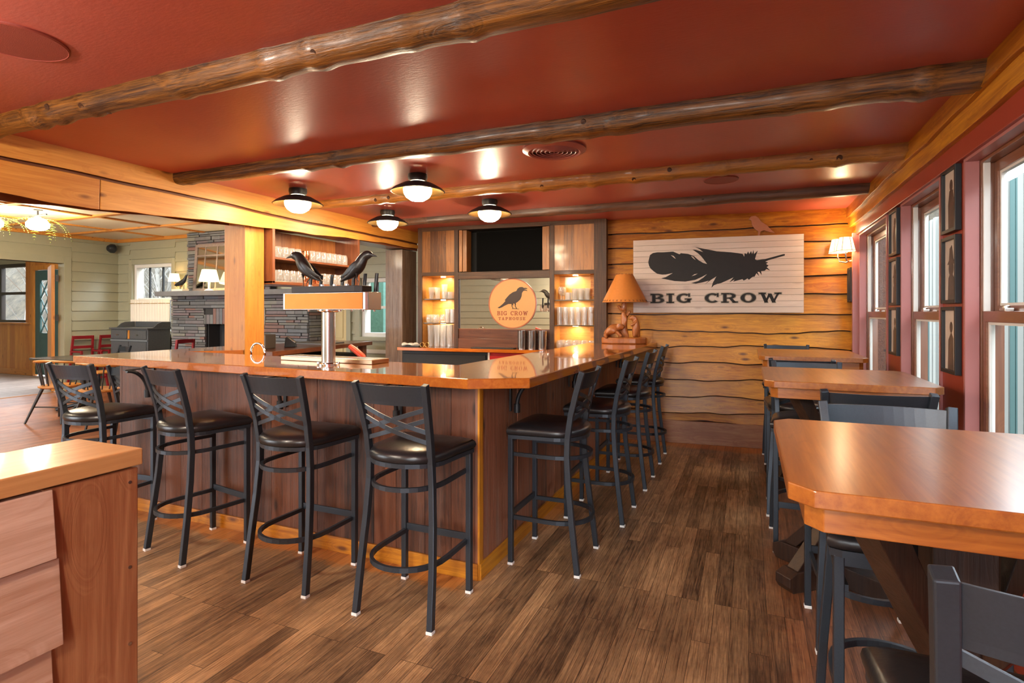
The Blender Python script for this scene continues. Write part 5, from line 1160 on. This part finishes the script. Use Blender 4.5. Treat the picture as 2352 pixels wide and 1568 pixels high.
def cross_chair(x, y, rz, lb):
    t = thing('dining_chair', lb, 'chair', (x, y, 0), R(rz)); m_ = stoolm
    MB().box(-.20, .20, -.19, .20, .44, .465).build('seat', ph, t, bev=.01)
    for sx in (-1, 1):
        MB().bar([(sx * .18, .18, 0), (sx * .18, .18, .44)], .026, .026, (0, 1, 0)).build('leg', m_, t)
        MB().bar([(sx * .19, -.22, 0), (sx * .18, -.17, .30), (sx * .175, -.16, .45), (sx * .18, -.20, .65), (sx * .185, -.26, .86)], .028, .028, (0, 1, 0)).build('leg', m_, t)
        for dz in (0, -.05): MB().bar([(sx * lerp(-.17, .17, i / 6), -.20 - .03 * math.sin(math.pi * i / 6) - .005 * sx, lerp(.74, .63, i / 6) + dz) for i in range(7)], .02, .006).build('cross_slat', m_, t)
    MB().bar([(-.175, -.235, .80), (0, -.262, .80), (.175, -.235, .80)], .08, .006).build('crest_rail', m_, t)
cross_chair(-5.84, 3.90, 4, 'low black cross-back dining chair just left of the bar base')
cross_chair(-9.45, 5.7, 170, 'low black cross-back dining chair with only its back top showing over the bar')

# service counter seen through the gap between the posts
t = thing('service_counter', 'brown wooden service counter in the opening between pine post and barnwood post', 'counter', (-5.0, 5.25, 0))
MB().prism([(-.55, -.98), (.55, -.98), (.20, 1.12), (-.55, 1.12)], .95, 1.0).build('countertop', redbrown('y'), t, bev=.004)
for x, y in ((-.5, -.9), (.45, -.88), (.12, 1.0), (-.5, 1.0)): MB().box(x - .04, x + .04, y - .04, y + .04, 0, .95).build('leg', redbrown('z'), t)
mb = MB(); mb.box(-.5, .30, -.80, .95, 0, .06); mb.box(-.55, -.50, -.9, 1.0, 0, .95); mb.build('back_panel', darkblk, t)
t = thing('ice_bin', 'dark drawer unit under the brown service counter', 'drawer unit', (-5.0, 5.7, .06)); MB().box(-.4, .22, -.3, .4, 0, .80).build('body', darkblk, t, bev=.004)
mb = MB()
for z in (.1, .33, .56): mb.box(.22, .228, -.26, .36, z, z + .2)
mb.build('drawer', black, t, bev=.003)
t = thing('label_printer', 'grey receipt printer on the service counter beside the pine post', 'printer', (-4.98, 4.62, 1.0), R(10)); MB().box(-.12, .12, -.09, .09, 0, .155).build('housing', plain('grey_plastic', (.17, .15, .13), .5), t, bev=.008); MB().box(.03, .08, -.0915, -.09, .02, .05).build('badge', black, t)
t = thing('card_terminal', 'dark tilted card terminal beside the grey printer', 'card terminal', (-4.86, 4.93, 1.0), R(35))
MB().prism([(-.06, 0), (.06, 0), (.05, .05), (-.03, .12), (-.05, .11)], -.06, .06, 'y').build('housing', black, t, bev=.005); MB().prism([(-.04, .118), (.052, .052), (.056, .058), (-.036, .124)], -.05, .05, 'y').build('screen', steel, t)
t = thing('serving_tray', 'flat grey serving tray lying on the service counter', 'tray', (-5.15, 5.6, 1.0), R(5)); MB().box(-.28, .30, -.2, .25, 0, .015).build('tray', plain('grey_tray', (.16, .15, .14), .35), t, bev=.004)

# hanging glass shelf under the header
t = thing('glass_shelf', 'open redwood hanging shelf of upturned glasses below the header', 'shelf', (-4.12, 4.425, 0))
rb = redbrown('y')
mb = MB(); mb.box(-.17, .155, -.62, -.59, 1.665, 2.2); mb.build('side_panel', redbrown('z'), t, bev=.002); mb = MB(); mb.box(-.17, .155, .58, .61, 1.665, 2.2); mb.build('side_panel', redbrown('z'), t, bev=.002)
MB().box(-.17, .155, -.62, .61, 1.655, 1.685).build('bottom_board', rb, t, bev=.002); MB().box(-.17, .15, -.59, .58, 1.885, 1.905).build('shelf_board', rb, t, bev=.002)
mb = MB(); r_ = random.Random(2)
for i in range(9): mb.tone = r_.random(); mb.box(-.175, -.16, -.62 + i * .1366, -.62 + (i + 1) * .1366 - .001, 1.66, 2.19)
mb.build('back_boards', wood('shelfback', (.22, .065, .018), (.50, .19, .05), 'z', .35, .2, .3, .4), t)
mug = shell([(.040, 0), (.043, .01), (.043, .075), (.036, .10), (.033, .112)])
up = [(((-4.07 - .0 * (i % 2)), 3.885 + .083 * i), 1.9055) for i in range(5)] + [((-4.06, 4.40 + .080 * i), 1.9055) for i in range(7)]
glassrow('jar_mug', mug, 'rounded upturned glass in the row on the hanging shelf upper board', 'glass', 'upturned glasses on the upper hanging board', up, name='jar_glass')
glassrow('jar_mug2', mug, 'rounded upturned glass in the row on the hanging shelf bottom board', 'glass', 'upturned glasses on the bottom hanging board', [((-4.06, 3.885 + .083 * i), 1.6855) for i in range(5)] + [((-4.06, 4.565 + .080 * i), 1.6855) for i in range(5)], name='jar_glass')
cm = plain('copper_mug', (.75, .33, .16), .18, 1, noise=.1)
mm = MB().lathe([(.0005, 0), (.036, 0), (.042, .03), (.042, .07), (.037, .10), (.034, .10), (.038, .06), (.036, .01), (.0005, .008)], n=24)
for i, (p, z, l) in enumerate((((-4.06, 4.31), 1.9055, 'copper mug among the glasses on the upper hanging board'), ((-4.06, 4.305), 1.6855, 'left copper mug on the bottom hanging board'), ((-4.06, 4.39), 1.6855, 'middle copper mug on the bottom hanging board'), ((-4.06, 4.475), 1.6855, 'right copper mug on the bottom hanging board'))):
    t = thing('copper_mug', l, 'mug', (*p, z), R(-30), 'copper mugs on the hanging shelf'); mm.build('cup', cm, t, smooth=True)
    MB().tube([(.04, 0, .08), (.065, 0, .075), (.07, 0, .05), (.06, 0, .025), (.04, 0, .022)], .004, 8).build('handle', cm, t, smooth=True)

# ---------------------------------------------------------------- hall beyond the left opening
mb = MB()
for i in range(26):
    mb.tone = rnd.random(); x = -16.3 + i * .1
    if x > -14.70: continue
    mb.box(x, x + .097, 7.25, 7.27, 0, 1.14)
for i in range(4): mb.tone = rnd.random(); mb.box(-14.86 + i * .065, -14.86 + (i + 1) * .065 - .002, 7.24, 7.27, 0, 2.9)
for i in range(14): mb.tone = rnd.random(); mb.box(-14.6 + i * .1, -14.6 + i * .1 + .098, 7.24, 7.27, 2.43, 2.9)
struct(mb, 'wall_hall', pine('z'))
mb = MB(); mb.box(-16.3, -14.6, 7.20, 7.25, 1.135, 1.17); mb.box(-16.3, -14.6, 7.22, 7.25, 0, .13); struct(mb, 'trim_9', pine('x'), bev=.004)
struct(MB().box(-16.3, -14.86, 7.27, 7.4, 2.5, 2.9), 'wall_hall_upper', sage)
t = tag(bpy.data.objects.new('window_7', None), kind='structure'); C.objects.link(t); t.location = (-16.3, 7.27, 0)
mb = MB(); mb.box(.0, .06, 0, .08, 1.17, 2.5); mb.box(.30, .42, 0, .08, 1.17, 2.5); mb.box(1.40, 1.44, 0, .08, 1.17, 2.5); mb.box(0, 1.44, 0, .08, 1.17, 1.23); mb.box(0, 1.44, 0, .08, 2.42, 2.5); mb.box(.42, 1.40, .0, .06, 1.80, 1.86); mb.build('sash', plain('bronze_sash', (.03, .018, .012), .4), t)
MB().box(.42, 1.40, .03, .034, 1.2, 2.45).build('pane', pane, t)
t = tag(bpy.data.objects.new('door_3', None), kind='structure'); C.objects.link(t); t.location = (-14.6, 7.25, 0)
mb = MB(); mb.box(-.02, .06, -.04, .06, 0, 2.43); mb.box(1.02, 1.10, -.04, .06, 0, 2.43); mb.box(-.02, 1.10, -.04, .06, 2.33, 2.43); mb.build('frame', pine('z'), t, bev=.003)
mb = MB(); mb.box(.08, .26, .0, .04, .03, 2.32); mb.box(.80, 1.0, .0, .04, .03, 2.32); mb.box(.26, .8, 0, .04, .03, .95); mb.box(.26, .80, 0, .04, 2.10, 2.32); lf = mb.build('leaf', tealp, t, bev=.004)
MB().box(.33, .73, -.012, 0, .2, .8).build('panel', tealp, lf, bev=.006)
mb = MB(); mb.tone = .5
for i in range(-1, 4):
    z = .95 + i * .38
    for a, b_ in (((.26, z), (.80, z + .76)), ((.80, z), (.26, z + .76))):
        def cl(p, q):
            (xa, za), (xb, zb_) = p, q
            pts = []
            for s_ in (0, 1):
                pass
            if za < .95: f = (.95 - za) / (zb_ - za); xa, za = xa + (xb - xa) * f, .95
            if zb_ > 2.10: f = (2.10 - za) / (zb_ - za); xb, zb_ = xa + (xb - xa) * f, 2.10
            return (xa, za), (xb, zb_)
        if z > 2.05: continue
        (xa, za), (xb, zb_) = cl(a, b_); mb.bar([(xa, .02, za), (xb, .02, zb_)], .02, .02, (0, 1, 0))
mb.build('lattice', tealp, lf)
MB().box(.26, .80, .022, .026, .95, 2.1).build('pane', pane, lf)
# hinged pine door standing open in the lounge opening
t = tag(bpy.data.objects.new('door_4', None), kind='structure'); C.objects.link(t); t.location = (-11.25, 5.97, 0); t.rotation_euler = (0, 0, R(-24))
mb = MB(); mb.tone = .4; mb.box(-.86, -.0, -.10, -.05, .01, 2.24); lf = mb.build('leaf', pine('z'), t, bev=.003)
mb = MB()
for z in (.35, 1.25, 1.95): mb.box(-.03, .02, -.04, .0, z, z + .11)
mb.build('hinge', black, t)

struct(MB().box(-17, -11.35, 3.5, 7.4, 2.9, 3.0), 'ceiling_hall', cream)
bulb_light(-13.2, 5.6, 2.6, 22, (1, .92, .8))  # bare added light without any fixture, brightens the hall
struct(MB().box(-17, -11.35, 3.4, 3.5, 0, 3.0), 'wall_hall_near', sage)
struct(MB().box(-17.1, -17, 3.4, 7.4, 0, 3.0), 'wall_hall_end', sage)
# ---------------------------------------------------------------- outdoors
struct(MB().box(-40, 40, -30, 60, -.6, -.45), 'ground_outside', plain('leaf_litter', (.06, .042, .022), .9, noise=.5, nscale=3))
cols = [(.17, .18, .17), (.06, .09, .09), (.022, .06, .06), (.11, .135, .13), (.035, .085, .085), (.21, .22, .21)]
m, nt, b = NM('porch_boards'); at = nt.nodes.new('ShaderNodeAttribute'); at.attribute_name = 'tone'; cr = nt.nodes.new('ShaderNodeValToRGB'); cr.color_ramp.interpolation = 'CONSTANT'; e_ = cr.color_ramp.elements
e_[0].color = (*cols[0], 1); e_[1].position = 1 / 6; e_[1].color = (*cols[1], 1)
for i in range(2, 6): x_ = e_.new(i / 6); x_.color = (*cols[i], 1)
L(nt, at.outputs['Fac'], cr.inputs[0]); L(nt, cr.outputs[0], b.inputs['Base Color']); b.inputs['Roughness'].default_value = .7
mb = MB(); r_ = random.Random(77); y = -3
while y < 13:
    w = r_.uniform(.05, .16); mb.tone = r_.random(); d = r_.uniform(0, .05); mb.box(2.75 - d, 2.85, y, y + w - .006, -.45, 2.9); y += w
tag(mb.build('porch_screen', m), 'weathered teal and grey vertical board screen outside the windows', 'board wall')
bark = plain('pale_bark', (.15, .14, .125), .7, noise=.4, nscale=6); dbark = plain('dark_bark', (.10, .07, .05), .8, noise=.4, nscale=6)
r_ = random.Random(5)
def tree(x, y, h, mt, lb, lean_):
    t = thing('bare_tree', lb, 'tree', (x, y, -.46), group='bare trees outside the lounge windows')
    p = [(lean_ * u * u * 2, .3 * math.sin(u * 3), h * u) for u in [i / 8 for i in range(9)]]
    MB().loft([(q, .09 * (1 - .75 * i / 8), .09 * (1 - .75 * i / 8)) for i, q in enumerate(p)], 10).build('trunk', mt, t, smooth=True)
    mb = MB()
    for k in range(30):
        u = r_.uniform(.15, .95); b0 = Vector(p[int(u * 8)]).lerp(Vector(p[min(8, int(u * 8) + 1)]), (u * 8) % 1); a = r_.uniform(0, 6.28); l_ = r_.uniform(.6, 1.8) * (1.2 - u)
        e1 = b0 + Vector((math.cos(a) * l_ * .6, math.sin(a) * l_ * .6, l_ * .8)); mb.loft([(b0, .02, .02), (e1, .009, .009), (e1 + Vector((math.cos(a + .5) * l_ * .4, math.sin(a + .5) * l_ * .4, l_ * .5)), .003, .003)], 5)
    mb.build('branches', mt, t)
for i, (x, y, h, k, ln) in enumerate(((-16.6, 10.5, 5.5, 0, .3), (-17.6, 12, 6, 0, -.4), (-14.9, 12.6, 6, 0, .2), (-14.4, 9.8, 5, 0, .5), (-8.0, 10.5, 5, 0, -.3), (-7.2, 13.5, 6, 0, .3), (-24, 11.5, 6, 0, .2), (-27, 13, 6, 1, -.3))):
    tree(x, y, h, (bark, dbark)[k], ('pale' if k == 0 else 'dark') + ' bare-branched tree outside, ' + ('seen through the far lounge window with the cafe curtain' if i < 4 else 'seen through the window right of the fireplace' if i < 6 else 'seen through the hall window'), ln)
# brush-covered slope behind the trees
m, nt, b = NM('brush_slope'); tc = nt.nodes.new('ShaderNodeTexCoord'); nz = nt.nodes.new('ShaderNodeTexNoise'); nz.inputs['Scale'].default_value = 3.2; nz.inputs['Detail'].default_value = 9; nz.inputs['Roughness'].default_value = .8
cr = nt.nodes.new('ShaderNodeValToRGB'); cr.color_ramp.elements[0].color = (.018, .012, .006, 1); cr.color_ramp.elements[0].position = .35; cr.color_ramp.elements[1].color = (.115, .088, .052, 1); cr.color_ramp.elements[1].position = .68
L(nt, tc.outputs['Object'], nz.inputs['Vector']); L(nt, nz.outputs['Fac'], cr.inputs[0]); L(nt, cr.outputs[0], b.inputs['Base Color']); b.inputs['Roughness'].default_value = .9
bpn = nt.nodes.new('ShaderNodeBump'); bpn.inputs['Strength'].default_value = 1; bpn.inputs['Distance'].default_value = .3; L(nt, nz.outputs['Fac'], bpn.inputs['Height']); L(nt, bpn.outputs[0], b.inputs['Normal'])
vs = []; fs = []; nx, ny = 60, 10; w1, w2 = wave(61), wave(62)
for j in range(ny + 1):
    for i in range(nx + 1): vs.append((-45 + 50 * i / nx, 14 + 10 * j / ny, -.5 + 10.5 * (j / ny) ** .8 * (1 + .15 * w1(i * .12 + j)) + .3 * w2(i * .5 + j * 2)))
for j in range(ny):
    for i in range(nx): a = j * (nx + 1) + i; fs.append((a, a + 1, a + nx + 2, a + nx + 1))
tag(MB().add(vs, fs).build('brush_hillside', m, smooth=True), 'tan brush-covered hillside outside the lounge windows', 'hillside', kind='stuff')
t = thing('porch_shutter', 'green-painted block pier outside the window right of the fireplace', 'pier', (-5.45, 8.0, -.46)); MB().box(-.9, -.28, -.1, .1, 0, 3.3).build('pier', plain('green_block', (.075, .17, .14), .6, noise=.3, nscale=20, bump=.4), t)
